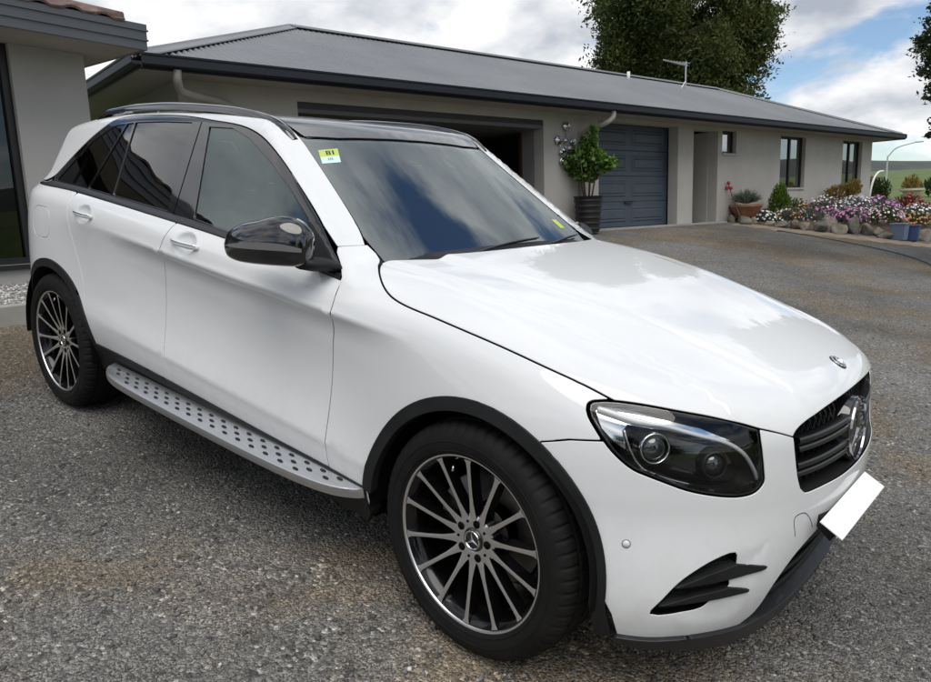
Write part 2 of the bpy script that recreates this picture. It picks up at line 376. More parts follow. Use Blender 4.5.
def panel(name, f, chart, outline, mat_, parent, holes=(), gap=.0016, offset=0., flange=.016, sp=.03, bs=.012, mirror=True, both=False, disp=None, flange_mat=None, loops=(), refine=()):
    """outline: 3D points around the panel (right side). mirror: also build the left twin. Returns [right, left]."""
    cf, ci = CH[chart]
    if mat_ is PAINT and flange and flange_mat is None: flange_mat = DARK  # gap shade put into the colour: inner flange near-black so seams read dark
    ff = f if offset == 0 else (lambda x, y, z: f(x, y, z)-offset)
    gap_ = gap+(.0022 if flange and gap > 0 else 0)
    po = inset(resample(ci(np.asarray(outline, float)), bs, True), gap_)
    hs = [inset(resample(ci(np.asarray(h, float)), bs, True), -gap_) for h in holes]
    lo, hi = po.min(0), po.max(0)
    gx, gy = np.meshgrid(np.arange(lo[0], hi[0], sp), np.arange(lo[1], hi[1], sp)); gx = gx+((np.arange(gx.shape[0]) % 2)*sp*.5)[:, None]
    Q = np.stack([gx.ravel(), gy.ravel()], 1); k = inside(Q, po)&(segdist(Q, po) > sp*.45)
    for h in hs: k &= (~inside(Q, h))&(segdist(Q, h) > sp*.45)
    Q = Q[k]
    for (ra, rb, rc, rd_, rs) in refine:
        Q = Q[~((Q[:, 0] > ra)&(Q[:, 0] < rb)&(Q[:, 1] > rc)&(Q[:, 1] < rd_))]; hx_, hy_ = np.meshgrid(np.arange(ra, rb, rs), np.arange(rc, rd_, rs)); Q = np.vstack([Q, np.stack([hx_.ravel(), hy_.ravel()], 1)])
    extra = [resample(ci(np.asarray(l, float)), bs) for l in loops]
    for L in extra: Q = Q[segdist(Q, L) > .007]
    V2 = [po]+hs+extra; E = []; b = 0
    for L in [po]+hs:
        n = len(L); E += [(b+i, b+(i+1) % n) for i in range(n)]; b += n
    for L in extra:
        n = len(L); E += [(b+i, b+i+1) for i in range(n-1)]; b += n
    A = np.vstack(V2+[Q])
    vv, ee, fc, *_ = delaunay_2d_cdt([Vector(p) for p in A], E, [], 0, 1e-7)
    A = np.array([tuple(v) for v in vv]); T = np.array([t for t in fc if len(t) == 3])
    c = A[T].mean(1); k = inside(c, po)
    for h in hs: k &= ~inside(c, h)
    T = T[k]
    O, D = cf(A[:, 0], A[:, 1]); P = solve(ff, O, D); N = grad(ff, P)
    if disp is not None: P, N = disp(P, N)
    # orient triangles along N
    fn = np.cross(P[T[:, 1]]-P[T[:, 0]], P[T[:, 2]]-P[T[:, 0]]); fl = np.sum(fn*N[T[:, 0]], 1) < 0; T[fl] = T[fl][:, ::-1]
    nv = len(P); V = [P]; NN = [N]; F = T.tolist(); MI = [0]*len(F); off = nv
    if flange:
        # boundary edges
        ed = {}
        for t in T:
            for i in range(3): ed[(t[i], t[(i+1) % 3])] = 1
        bd = [(a, b) for (a, b) in ed if (b, a) not in ed]
        idx = sorted({i for e in bd for i in e}); mp = {v: i for i, v in enumerate(idx)}; m = len(idx)
        P0 = P[idx]; N0 = N[idx]
        # outward in-surface direction per boundary vertex
        out = np.zeros_like(P0)
        for a, b_ in bd:
            d = np.cross(P[b_]-P[a], N[a]); d /= np.linalg.norm(d)+1e-12; out[mp[a]] += d; out[mp[b_]] += d
        out /= np.linalg.norm(out, axis=1)[:, None]+1e-12
        r = .0022
        rings = [P0, P0+out*r*.75-N0*r*.25, P0+out*r-N0*r, P0+out*r*.6-N0*flange]
        nrm = [N0, N0*.6+out*.8, out, out]
        for q, n_ in zip(rings[1:], nrm[1:]): V.append(q); NN.append(n_/np.linalg.norm(n_, axis=1)[:, None])
        def vid(ring, i): return i if ring == 0 else off+(ring-1)*m+mp[i]
        for a, b_ in bd:
            for k_ in range(3):
                F.append([vid(k_, b_), vid(k_, a), vid(k_+1, a), vid(k_+1, b_)]); MI.append(1 if (flange_mat and k_ == 2) else 0)
    V = np.vstack(V); NN = np.vstack(NN); res = []
    for sgn in ((1, -1) if mirror else (1,)):
        W_ = V*[1, sgn, 1]; M2 = NN*[1, sgn, 1]; FF = F if sgn == 1 else [x[::-1] for x in F]
        me = bpy.data.meshes.new(name); me.from_pydata(W_.tolist(), [], FF); me.update()
        me.polygons.foreach_set('use_smooth', [True]*len(me.polygons))
        if flange_mat: me.polygons.foreach_set('material_index', MI)
        me.normals_split_custom_set_from_vertices(M2.tolist())
        par = parent[0 if sgn == 1 else 1] if isinstance(parent, (list, tuple)) else parent
        res.append(link(name, me, [mat_, flange_mat] if flange_mat else mat_, par))
    return res
def surf_pt(f, chart, u, v):
    O, D = CH[chart][0](np.array([u], float), np.array([v], float)); P = solve(f, O, D); return P[0], grad(f, P)[0]
def surf_pts(f, chart, UV):
    UV = np.asarray(UV, float).reshape(-1, 2); O, D = CH[chart][0](UV[:, 0], UV[:, 1]); P = solve(f, O, D); return P, grad(f, P)
def snap(f, chart, P):
    q = CH[chart][1](np.asarray(P, float)); O, D = CH[chart][0](q[:, 0], q[:, 1]); return solve(f, O, D)
def mirror_y(P): return np.asarray(P, float)*[1, -1, 1]
def sym(P):
    """right-half outline from the centre line round to the centre line -> full closed outline"""
    P = np.asarray(P, float); return np.vstack([P, mirror_y(P[::-1])[1:-1] if abs(P[-1, 1]) < 1e-6 and abs(P[0, 1]) < 1e-6 else mirror_y(P[::-1])])
# ---------------------------------------------------------------- the car
car = empty('suv_car'); tag(car, 'large white SUV with black roof rails parked on the gravel driveway', 'car')
car.matrix_world = Matrix(((.99222984, .00046049, .12441756, 0), (0, .99999315, -.00370117, 0), (-.12441841, .00367241, .99222305, 0), (0, 0, 0, 1)))
LAMP = spline([[0.309, -0.854, 0.855], [0.306, -0.845, 0.87], [0.315, -0.833, 0.878], [0.355, -0.806, 0.883], [0.419, -0.763, 0.88], [0.487, -0.714, 0.871], [0.552, -0.658, 0.86], [0.612, -0.603, 0.845], [0.652, -0.56, 0.83]], 3).tolist() + \
       spline([[0.652, -0.56, 0.83], [0.666, -0.568, 0.794], [0.684, -0.563, 0.719], [0.688, -0.562, 0.69], [0.679, -0.585, 0.666], [0.659, -0.621, 0.658], [0.633, -0.659, 0.66], [0.598, -0.703, 0.668], [0.557, -0.746, 0.68], [0.513, -0.783, 0.698], [0.477, -0.81, 0.712], [0.444, -0.831, 0.725], [0.413, -0.846, 0.746], [0.378, -0.857, 0.776], [0.341, -0.861, 0.816], [0.32, -0.86, 0.839], [0.309, -0.854, 0.855]], 3).tolist()[1:-1]
LAMP = np.array(LAMP)
HCUT = spline([[-0.605, -0.735, 1.089], [-0.544, -0.793, 1.072], [-0.476, -0.836, 1.045], [-0.419, -0.854, 1.025], [-0.348, -0.861, 1.011], [-0.241, -0.86, 0.998], [-0.152, -0.857, 0.985], [0.011, -0.85, 0.961], [0.159, -0.841, 0.934], [0.272, -0.822, 0.908], [0.355, -0.806, 0.883]], 4)
LTOP = LAMP[9:25]                                        # lamp upper edge, rear to front
HFRONT = spline([[0.652, -0.56, 0.83], [0.69, -0.503, 0.813], [0.715, -0.458, 0.797]], 4)
HGRILLE = spline([[0.715, -0.458, 0.797], [0.716, -0.44, 0.81], [0.722, -0.405, 0.823], [0.742, -0.296, 0.845], [0.755, -0.126, 0.855], [0.758, 0, 0.857]], 4)
HREAR = spline([[-.478, 0, 1.126], [-.482, -.3, 1.124], [-.505, -.5, 1.12], [-.555, -.60, 1.108], [-.622, -.712, 1.096]], 4)
ARC, ARF = .445, .405                                    # cladding outer / inner radius
def arc(cx, r, a0, a1, n=40): return [(cx+r*math.cos(R(a)), -.93, .365+r*math.sin(R(a))) for a in np.linspace(a0, a1, n)]
# --- bonnet
hood = sym(np.vstack([HREAR, HCUT, LTOP[1:], HFRONT[1:], HGRILLE[1:]]))
bonnet, = panel('bonnet', LOW, 'hood', hood, PAINT, car, sp=.020, mirror=False)
def crease(v, x0, x1, n=50):
    xs = np.linspace(x0, x1, n); zs = v-.054*(xs+.65); return np.stack([xs, -side_w(xs, zs), zs], 1)
# --- fenders
seamF, seamR = (.355, -.864, .79), (.214, -.915, .755)
a_seam = math.degrees(math.atan2(.755-.365, .214)); ARCs = math.hypot(.214, .39)
lampL = list(range(len(LAMP)))
iseam = int(np.argmin(np.abs(LAMP[40:, 2]-.79)))+40
SEAM = snap(LOW, 'front', resample(np.array([LAMP[iseam], (.287, -.893, .777), seamR]), .012))
fend = np.vstack([[[-.622, -.712, 1.096]], HCUT, LAMP[8::-1], LAMP[:iseam:-1], SEAM,
                  arc(0, ARC-.012, a_seam, 185, 60), [[-.437, -.93, .385], [-.52, -.93, .388], [-.632, -.93, .392]],
                  spline([[-0.632, -0.93, 0.395], [-0.648, -0.919, 0.49], [-0.655, -0.902, 0.70], [-0.650, -0.909, 0.845], [-0.634, -0.916, 0.972], [-0.652, -0.855, 1.046]], 5)[1:],
                  [[-.69, -.829, 1.082], [-.735, -.815, 1.12], [-0.75, -0.80, 1.139], [-0.716, -0.683, 1.138], [-.665, -.683, 1.11], [-.635, -.695, 1.097]]])
panel('fender', BODY, 'hood', fend, PAINT, car, sp=.022, loops=[crease(v, -.615, -.30, 24) for v in (.932, .943, .954)])
# --- front bumper
VENT = np.array([[0.537, -0.82, 0.347], [0.557, -0.804, 0.389], [0.582, -0.774, 0.436], [0.608, -0.739, 0.468], [0.638, -0.693, 0.495], [0.669, -0.643, 0.507], [0.677, -0.64, 0.476], [0.674, -0.651, 0.453], [0.672, -0.659, 0.433], [0.673, -0.659, 0.417], [0.647, -0.702, 0.383], [0.632, -0.723, 0.362], [0.597, -0.764, 0.353]])
SCULPT = i_front(np.array([[0.537, -0.82, 0.347], [0.557, -0.804, 0.389], [0.582, -0.774, 0.436], [0.608, -0.739, 0.468], [0.638, -0.693, 0.495], [0.669, -0.643, 0.510], [.725, -.52, .535], [.72, -.55, .47], [.70, -.58, .36], [.68, -.62, .30], [.60, -.76, .315]]))
def signed(Q, poly):
    d = segdist(Q, poly); return np.where(inside(Q, poly), d, -d)
def BUMP(x, y, z):
    P = np.stack([x, -np.abs(y), z], 1); return LOW(x, y, z)+.004*sstep(-.004, .05, signed(i_front(P), SCULPT))
GR_SIDE = spline([[0.715, -0.458, 0.797], [0.723, -0.456, 0.763], [0.739, -0.442, 0.688], [0.749, -0.427, 0.65]], 3)
GR_BOT = spline([[0.749, -0.427, 0.65], [0.758, -0.402, 0.632], [0.772, -.35, .630], [0.785, -0.29, 0.630], [0.80, -0.169, 0.626], [0.806, 0, 0.622]], 3)
INT = spline([[0.685, -0.567, 0.255], [0.713, -0.521, 0.291], [0.741, -0.487, 0.376], [0.766, -0.409, 0.45], [0.791, -0.279, 0.496], [.803, -.10, .508], [.806, 0, .51]], 4)
bb = np.vstack([GR_BOT[::-1], GR_SIDE[::-1][1:], HFRONT[::-1][1:], LAMP[25:iseam], SEAM,
                arc(0, ARC-.012, a_seam, 4, 26), [[.448, -.87, .33], [.462, -.848, .262]],
                spline([[0.466, -0.846, 0.258], [0.527, -0.804, 0.257], [0.592, -0.742, 0.262], [0.646, -0.663, 0.262], [0.685, -0.567, 0.255]], 4), INT[1:]])
bumper, = panel('front_bumper', BUMP, 'front', sym(bb), PAINT, car, holes=[spline(VENT, 3, True), mirror_y(spline(VENT, 3, True))], sp=.014, mirror=False, flange=.02)
# --- parking sensors, tow cover line
for sgn in (1, -1):
    P, N = surf_pt(LOW, 'front', *i_front(np.array([[.457, -.848*sgn, .529]]))[0])
    m = MB().lathe([(0, .0012), (.0095, .0012), (.0098, 0), (.0105, -.003), (.0125, -.003), (.013, .0006), (.0138, 0)], 24, axis='z')
    s = m.build('parking_sensor', PAINT, bumper, smooth=True); s.matrix_parent_inverse = Matrix(); s.matrix_basis = Matrix.Translation(Vector(P)) @ Vector(N).to_track_quat('Z', 'Y').to_matrix().to_4x4()
    m = MB().lathe([(.0099, .0007), (.0113, .0007)], 24, axis='z'); g = m.build('sensor_gap', DARK, s)
tow = spline([[0.759, -0.433, 0.509], [0.751, -0.443, 0.565], [0.763, -0.404, 0.572], [0.773, -0.373, 0.551], [0.78, -0.345, 0.513]], 5)
MB().tube(snap(BUMP, 'front', tow), .0011, 6).build('tow_cover_gap', DARK, bumper)
# --- headlights
for sgn in (1, -1):
    S = np.array([1, sgn, 1.])
    hl = empty('headlight', parent=car)
    e = LAMP*S
    ins = i_front(LAMP); inn = inset(resample(ins, .012, True), .011); O, D = c_front(inn[:, 0], inn[:, 1]); IN = solve(LOW, O, D)*S
    panel('lamp_lens', LOW, 'front', e, LENS, hl, gap=.004, flange=0, offset=-.0015, mirror=False, sp=.025)
    panel('lamp_rim', LOW, 'front', e, GLOSSB, hl, holes=[IN], gap=.003, flange=.03, offset=-.003, mirror=False, sp=.03)
    panel('lamp_housing', LOW, 'front', e, GLOSSB, hl, gap=.001, flange=0, offset=-.085, mirror=False, sp=.03)
    # housing wall
    ring = resample(e, .02, True); nrm = grad(LOW, ring); m = MB(); n = len(ring)
    m.add(np.vstack([ring-nrm*.006, ring-nrm*.09]), [(i, (i+1) % n, n+(i+1) % n, n+i) for i in range(n)]); m.build('lamp_wall', SATIN, hl, smooth=True)
    refl = np.array([[0.312, -0.818, 0.846], [0.32, -0.805, 0.855], [0.356, -0.779, 0.859], [0.43, -0.739, 0.845], [0.535, -0.661, 0.821], [0.599, -0.608, 0.793], [0.542, -0.671, 0.803], [0.471, -0.729, 0.818], [0.39, -0.788, 0.824], [0.385, -0.803, 0.808], [0.405, -0.812, 0.764], [0.378, -0.826, 0.780], [0.342, -0.832, 0.808]])*S
    panel('chrome_reflector', LOW, 'front', refl, CHROME, hl, gap=0, flange=.03, offset=-.03, mirror=False, sp=.03)
    guide = spline(np.array([[0.318, -0.822, 0.856], [0.345, -0.812, 0.851], [0.405, -0.784, 0.838], [0.474, -0.737, 0.829], [0.541, -0.686, 0.811], [0.597, -0.631, 0.793], [0.633, -0.595, 0.764], [0.655, -0.569, 0.723], [0.668, -0.555, 0.689]]), 5)*S
    MB().tube(guide, [.0058+(.002 if i < 12 else 0) for i in range(len(guide))], 10).build('light_guide', LED, hl, smooth=True)
    g2 = spline(np.array([[0.393, -0.808, 0.815], [0.408, -0.812, 0.787], [0.422, -0.81, 0.762], [0.438, -0.805, 0.738], [0.461, -0.792, 0.717], [0.511, -0.755, 0.7], [0.554, -0.715, 0.687]]), 5)*S
    MB().tube(g2, .0035, 8).build('trim_line', CHROME, hl, smooth=True)
    for (c, rr) in (((.453, -.746, .765), .038), ((.574, -.634, .725), .033)):
        c = Vector(np.array(c)*S); d = Vector((.72, -.60*sgn, .16)).normalized()
        M4 = Matrix.Translation(c) @ d.to_track_quat('Z', 'Y').to_matrix().to_4x4()
        pj = MB().lathe([(rr*1.12, -.05), (rr*1.12, .006), (rr, .012), (rr*.96, .004), (rr*.96, -.02)], 40, axis='z').build('projector_ring', CHROME if rr > .035 else SATIN, hl, smooth=True); pj.matrix_basis = M4
        pr = [(rr*.95*math.cos(a), -.012+rr*.75*math.sin(a)) for a in np.linspace(0, math.pi/2, 9)]
        ln = MB().lathe(pr, 40, axis='z').build('projector_lens', mat('projector_glass', (.03, .034, .04), .01, 0, 1, 1.0) if 'projector_glass' not in bpy.data.materials else bpy.data.materials['projector_glass'], pj, smooth=True)
        m = MB().lathe([(rr*1.12, .002), (rr*1.45, -.02), (rr*1.5, -.06)], 40, axis='z').build('projector_shroud', GLOSSB, pj, smooth=True)
    # cover plate between the projectors
    mid = np.array([[.49, -.74, .80], [.60, -.63, .77], [.63, -.60, .72], [.56, -.70, .70], [.50, -.76, .73]])*S
    panel('lamp_divider', LOW, 'front', mid, GLOSSB, hl, gap=0, flange=.02, offset=-.062, mirror=False)
# --- grille
gr_out = sym(np.vstack([HGRILLE[::-1], GR_SIDE[1:], GR_BOT[1:]]))
grille, = panel('grille', LOW, 'front', gr_out, DARK, car, gap=-.004, flange=0, offset=-.075, mirror=False, sp=.04)
ring = resample(gr_out, .02, True); nrm = grad(LOW, ring); n = len(ring)
MB().add(np.vstack([ring-nrm*.005, ring-nrm*.08]), [(i, (i+1) % n, n+(i+1) % n, n+i) for i in range(n)]).build('grille_wall', SATIN, grille, smooth=True)
def slat(z0, hh, amax, off, depth, name, matl, th=None):
    us = np.linspace(-amax, amax, 61); A_ = np.stack([np.full(61, .75), us, np.full(61, z0)], 1)
    prof = [(-depth, -hh*.8), (-.004, -hh), (0, -hh*.6), (0, hh*.6), (-.004, hh), (-depth, hh*.8)]
    V = []; k = len(prof)
    PP, NP = surf_pts(lambda x, y, z: LOW(x, y, z)-off, 'front', [(RC*math.atan2(a, .76), z0) for a in us])
    for P, N in zip(PP, NP):
        N = Vector((N[0], N[1], 0)).normalized()
        for d, h in prof: V.append(Vector(P)+N*d+Vector((-.1*h, 0, h)))
    F = [(i*k+j, i*k+(j+1) % k, (i+1)*k+(j+1) % k, (i+1)*k+j) for i in range(60) for j in range(k)]+[tuple(range(k)), tuple(60*k+j for j in range(k))]
    return MB().add(V, F).build(name, matl, grille, angle=50)
for zz in (.762, .692):
    slat(zz+.012, .0085, .435, -.012, .03, 'grille_slat', SLATB)
    slat(zz-.012, .0085, .435, -.012, .03, 'grille_slat', SLATB)
    slat(zz, .003, .43, -.02, .02, 'slat_insert', SATIN)
# honeycomb mesh behind the slats
m = MB()
for k in range(25):
    for s_ in (-1, 1):
        y0 = -.48+.04*k
        q = [(RC*math.atan2(y0+s_*.10*t, .76), .62+.23*t) for t in np.linspace(0, 1, 7) if abs(y0+s_*.10*t) < .45]
        if len(q) > 1:
            P, N = surf_pts(LOW, 'front', q); m.tube(P-N*.06, .003, 4)
m.build('grille_mesh', SATIN, grille)
# star badge in the grille and emblem on the bonnet
def star_geo(rad, ring_w, h, tipw=.16):
    m = MB().lathe([(rad-ring_w, 0), (rad-ring_w*.7, h), (rad-ring_w*.3, h), (rad, 0)], 56, axis='z')
    for k in range(3):
        a = math.pi/2+k*2*math.pi/3; ri = rad-ring_w*.5
        tip = (ri*math.cos(a), ri*math.sin(a), h*.3); l = (rad*tipw*math.cos(a+math.pi/3), rad*tipw*math.sin(a+math.pi/3), 0); r_ = (rad*tipw*math.cos(a-math.pi/3), rad*tipw*math.sin(a-math.pi/3), 0); c = (0, 0, h*1.2)
        m.add([tip, l, r_, c], [(0, 1, 3), (0, 3, 2)])
    return m
P, N = surf_pt(LOW, 'front', 0, .722)
bd = MB().lathe([(0, .004), (.094, 0), (.100, -.004), (.104, -.05)], 56, axis='z').build('grille_badge', GLOSSB, grille, smooth=True)
bd.matrix_basis = Matrix.Translation(Vector(P)+Vector((-.016, 0, 0))) @ Vector((N[0], 0, N[2])).to_track_quat('Z', 'Y').to_matrix().to_4x4()
st = star_geo(.100, .005, .006, .11).build('badge_star', mat('dark_chrome', (.30, .30, .31), .12, 1), bd, angle=30); st.matrix_basis = Matrix.Translation((0, 0, .004))
P, N = surf_pt(LOW, 'hood', *i_hood(np.array([[.693, 0, .914]]))[0])
em = MB().lathe([(0, .003), (.026, .003), (.029, .001), (.0295, -.002)], 36, axis='z').build('bonnet_emblem', GLOSSB, bonnet, smooth=True)
em.matrix_basis = Matrix.Translation(Vector(P)) @ Vector(N).to_track_quat('Z', 'X').to_matrix().to_4x4()
st = star_geo(.026, .004, .002, .2).build('emblem_star', CHROME, em, angle=30); st.matrix_basis = Matrix.Translation((0, 0, .003))
# --- bumper vents with fins, lower intake, lip
for sgn in (1, -1):
    S = np.array([1, sgn, 1.])
    vb, = panel('bumper_vent', BUMP, 'front', spline(VENT, 3, True)*S, PLASTIC, car, gap=-.012, flange=0, offset=-.028, mirror=False, sp=.02)
    for fin in ([[0.575, -0.780, 0.428], [0.624, -0.728, 0.434], [0.662, -0.674, 0.439], [0.722, -0.55, 0.449], [0.724, -.545, .453], [0.676, -0.64, 0.476], [.63, -.71, .458]],
                [[0.55, -0.808, 0.376], [0.63, -0.726, 0.386], [0.668, -0.67, 0.389], [0.704, -0.60, 0.391], [.705, -.597, .395], [0.673, -0.659, 0.413], [.62, -.735, .402]]):
        panel('vent_fin', BUMP, 'front', np.array(fin)*S, PLASTIC, vb, gap=0, flange=.04, offset=.007, mirror=False, sp=.015, bs=.008)
    m = MB()
    for k in range(26):
        for s_ in (-1, 1):
            u = i_front(np.array([[.62, -.84+.012*k+s_*.05*t, .34+.17*t] for t in np.linspace(0, 1, 6)])); u = u[inside(u, i_front(VENT))]
            if len(u) > 1:
                P, N = surf_pts(BUMP, 'front', u); m.tube((P-N*.022)*S, .002, 4)
    if m.V: m.build('vent_mesh', SATIN, vb)
ib = np.vstack([INT[::-1], [[.685, -.56, .235], [.72, -.40, .225], [.735, 0, .222]]])
intake, = panel('lower_intake', LOW, 'front', sym(ib), DARK, car, gap=-.012, flange=0, offset=-.05, mirror=False, sp=.04)
for zz in (.30, .36, .42):
    am = np.interp(zz, [.25, .30, .38, .45, .5], [.56, .51, .48, .40, .25])
    us = np.linspace(-am, am, 31)
    P, N = surf_pts(LOW, 'front', [(RC*math.atan2(a, .73), zz) for a in us])
    MB().tube(P-N*.03, .008, 6).build('intake_bar', PLASTIC, intake, smooth=True)
lp = np.vstack([[[.735, 0, .262], [.728, -.30, .262], [.70, -.50, .262]], spline([[0.685, -0.567, 0.257], [0.646, -0.663, 0.264], [0.592, -0.742, 0.264], [0.527, -0.804, 0.259], [0.455, -0.85, 0.26]], 4),
                spline([[.462, -.84, .240], [0.513, -0.8, 0.231], [0.58, -0.731, 0.222], [0.637, -0.636, 0.210], [0.679, -0.533, 0.203], [.71, -.35, .205], [.72, 0, .208]], 4)])
panel('bumper_lip', LOW, 'front', sym(lp), LIPB, car, gap=0, offset=.012, flange=.06, mirror=False, sp=.025)
# --- number plate on its holder
def rect3(c, w, h, t, yaw):
    u = Vector((math.sin(t), 0, math.cos(t))); yv = Vector((math.sin(yaw), math.cos(yaw), 0)); c = Vector(c)
    return [c+yv*(sy*w/2)+u*(sz*h/2) for sy, sz in ((-1, 1), (1, 1), (1, -1), (-1, -1))], u.cross(yv)
q, nv = rect3((.843, -.152, .543), .48, .070, -1.114, .025); nv = nv if nv.z > 0 else -nv
plate = MB().prism(q, -nv*.004).build('number_plate', WHITEP, car, bevel=.0012)
q2, _ = rect3((.815, -.12, .535), .40, .075, -.9, .0); MB().prism([v-nv*.012 for v in q2], -nv*.03).build('plate_holder', PLASTIC, plate, bevel=.003)
# --- doors
def dish(x, z, cx, cz, rx, rz): q = np.clip(1-((x-cx)/rx)**2-((z-cz)/rz)**2, 0, 1); return q*q*(3-2*q)
def DOOR(x, y, z): return LOW(x, y, z)+.020*dish(x, z, -1.56, 1.052, .088, .050)+.020*dish(x, z, -2.482, 1.078, .088, .048)
FCUT = spline([[-0.632, -0.93, 0.395], [-0.648, -0.919, 0.49], [-0.655, -0.902, 0.70], [-0.650, -0.909, 0.845], [-0.634, -0.916, 0.972], [-0.652, -0.855, 1.046]], 5)
BCUT = spline([[-1.693, -0.929, 0.430], [-1.748, -0.91, 0.608], [-1.765, -0.899, 0.824], [-1.735, -0.927, 1.01], [-1.69, -0.863, 1.121]], 5)
BELT = pchip([-3.3, -2.7, -2.356, -1.827, -1.404, -1.105, -.846, -.673], [1.172, 1.168, 1.156, 1.131, 1.108, 1.086, 1.065, 1.046])
def belt(x0, x1, n=14): return [[x, -.86, float(BELT(x))] for x in np.linspace(x0, x1, n)]
SILL = pchip([-2.4, -2.17, -1.75, -1.32, -.92, -.63], [.445, .442, .432, .415, .400, .394])
def sill(x0, x1, n=10): return [[x, -.93, float(SILL(x))] for x in np.linspace(x0, x1, n)]
fd = np.vstack([FCUT, belt(-.665, -1.68), BCUT[::-1], sill(-1.70, -.64)])
fdoor = panel('door', DOOR, 'side', fd, PAINT, car, sp=.022, refine=[(-1.67, -1.45, .985, 1.106, .0075)], loops=[crease(v, -.68, -1.70) for v in (.932, .943, .954, .473, .485, .497)])
RCUT = spline([[-2.68, -.86, 1.163], [-2.655, -.9, 1.06], [-2.60, -.9, .93], [-2.52, -.9, .75], [-2.487, -.9, .56]], 5)
rd = np.vstack([BCUT, belt(-1.70, -2.67), RCUT[1:], [(-2.873+(ARC-.012)*math.cos(R(a)), -.93, .365+(ARC-.012)*math.sin(R(a))) for a in np.linspace(26, 10, 8)], [[-2.428, -.93, .44]], sill(-2.40, -1.70)])
rdoor = panel('door', DOOR, 'side', rd, PAINT, car, sp=.022, refine=[(-2.59, -2.375, 1.015, 1.132, .0075)], loops=[crease(v, -1.79, -2.36) for v in (.932, .943, .954, .473, .485, .497)])
def handle(door, cx, cz, sgn):
    P, N = surf_pt(DOOR, 'side', cx, cz); y0 = side_w(np.array(cx), np.array(cz))
    L = .098; V = []; F = []; n = 13; k = 12
    for i in range(n):
        t = -1+2*i/(n-1); x = cx+t*L; yy = -(float(side_w(np.array(x), np.array(cz)))+.006+.010*(1-t*t)); w = .0125*(1-.35*t**4); d = .009*(1-.3*t**4)
        for j in range(k):
            a = 2*math.pi*j/k; V.append((x, sgn*(yy+d*math.cos(a)), cz-.002*t+w*math.sin(a)))
    for i in range(n-1):
        for j in range(k): F.append((i*k+j, i*k+(j+1) % k, (i+1)*k+(j+1) % k, (i+1)*k+j))
    F += [tuple(range(k)), tuple((n-1)*k+j for j in range(k))]
    h = MB().add(V, F).build('door_handle', PAINT, door, smooth=True)
    V = [(x_, sgn*(y_), z_) for x_, y_, z_ in [(cx-L, -(y0+.003), cz+.016), (cx-L+.03, -(y0+.012), cz+.013), (cx-L+.03, -(y0+.013), cz+.005), (cx-L, -(y0+.004), cz+.006)]]
    us = [(cx+t*L*.97, sgn*-(float(side_w(np.array(cx+t*L), np.array(cz)))+.0135+.010*(1-t*t)), cz-.002*t+.007) for t in np.linspace(-1, .95, 12)]
    MB().tube(us, .0028, 6).build('chrome_strip', CHROME, h, smooth=True)
for i, sgn in ((0, 1), (1, -1)):
    handle(fdoor[i], -1.545, 1.053, sgn); handle(rdoor[i], -2.468, 1.079, sgn)
# --- windows: gloss black frame on the greenhouse, glass panes set into it
WTOP = [[-3.269, -0.745, 1.18], [-3.028, -0.712, 1.331], [-2.858, -0.687, 1.43], [-2.716, -0.667, 1.495], [-2.631, -0.649, 1.525], [-2.474, -0.635, 1.545], [-2.284, -0.632, 1.554], [-2.037, -0.636, 1.556], [-1.876, -0.644, 1.551], [-1.759, -0.651, 1.543], [-1.518, -0.661, 1.526], [-1.357, -0.68, 1.492], [-1.19, -0.711, 1.417], [-1.03, -0.743, 1.321], [-0.878, -0.776, 1.223], [-0.75, -0.816, 1.131], [-0.684, -0.834, 1.083], [-0.661, -0.851, 1.051]]
WT = snap(TOP, 'green', spline(WTOP, 4))
WB = [[x, -.84, float(BELT(x))-.004] for x in np.linspace(-.70, -3.2, 30)]
WB = snap(TOP, 'green', np.array([[x, -(float(gside(np.array(z)))), z] for x, _, z in WB]))
frame_out = np.vstack([WT, WB])
G_Q = [[-3.145, -0.755, 1.197], [-2.973, -0.725, 1.313], [-2.824, -0.697, 1.411], [-2.688, -0.682, 1.468], [-2.596, -0.673, 1.498], [-2.504, -0.672, 1.506], [-2.683, -0.796, 1.192]]
G_R2 = [[-2.480, -0.671, 1.508], [-2.421, -0.669, 1.515], [-2.39, -0.807, 1.182], [-2.657, -0.796, 1.190]]
G_R = [[-2.398, -0.668, 1.517], [-2.145, -0.664, 1.527], [-1.898, -0.663, 1.528], [-1.877, -0.775, 1.265], [-1.855, -0.82, 1.158], [-2.372, -0.808, 1.181]]
G_F = [[-1.745, -0.671, 1.514], [-1.574, -0.67, 1.512], [-1.432, -0.685, 1.475], [-1.238, -0.721, 1.391], [-1.071, -0.756, 1.303], [-0.925, -0.79, 1.215], [-0.905, -0.814, 1.155], [-0.865, -0.843, 1.086], [-1.34, -0.831, 1.127], [-1.629, -0.821, 1.147]]
def snapg(P): return snap(TOP, 'green', np.array(P, float))
wins = {}
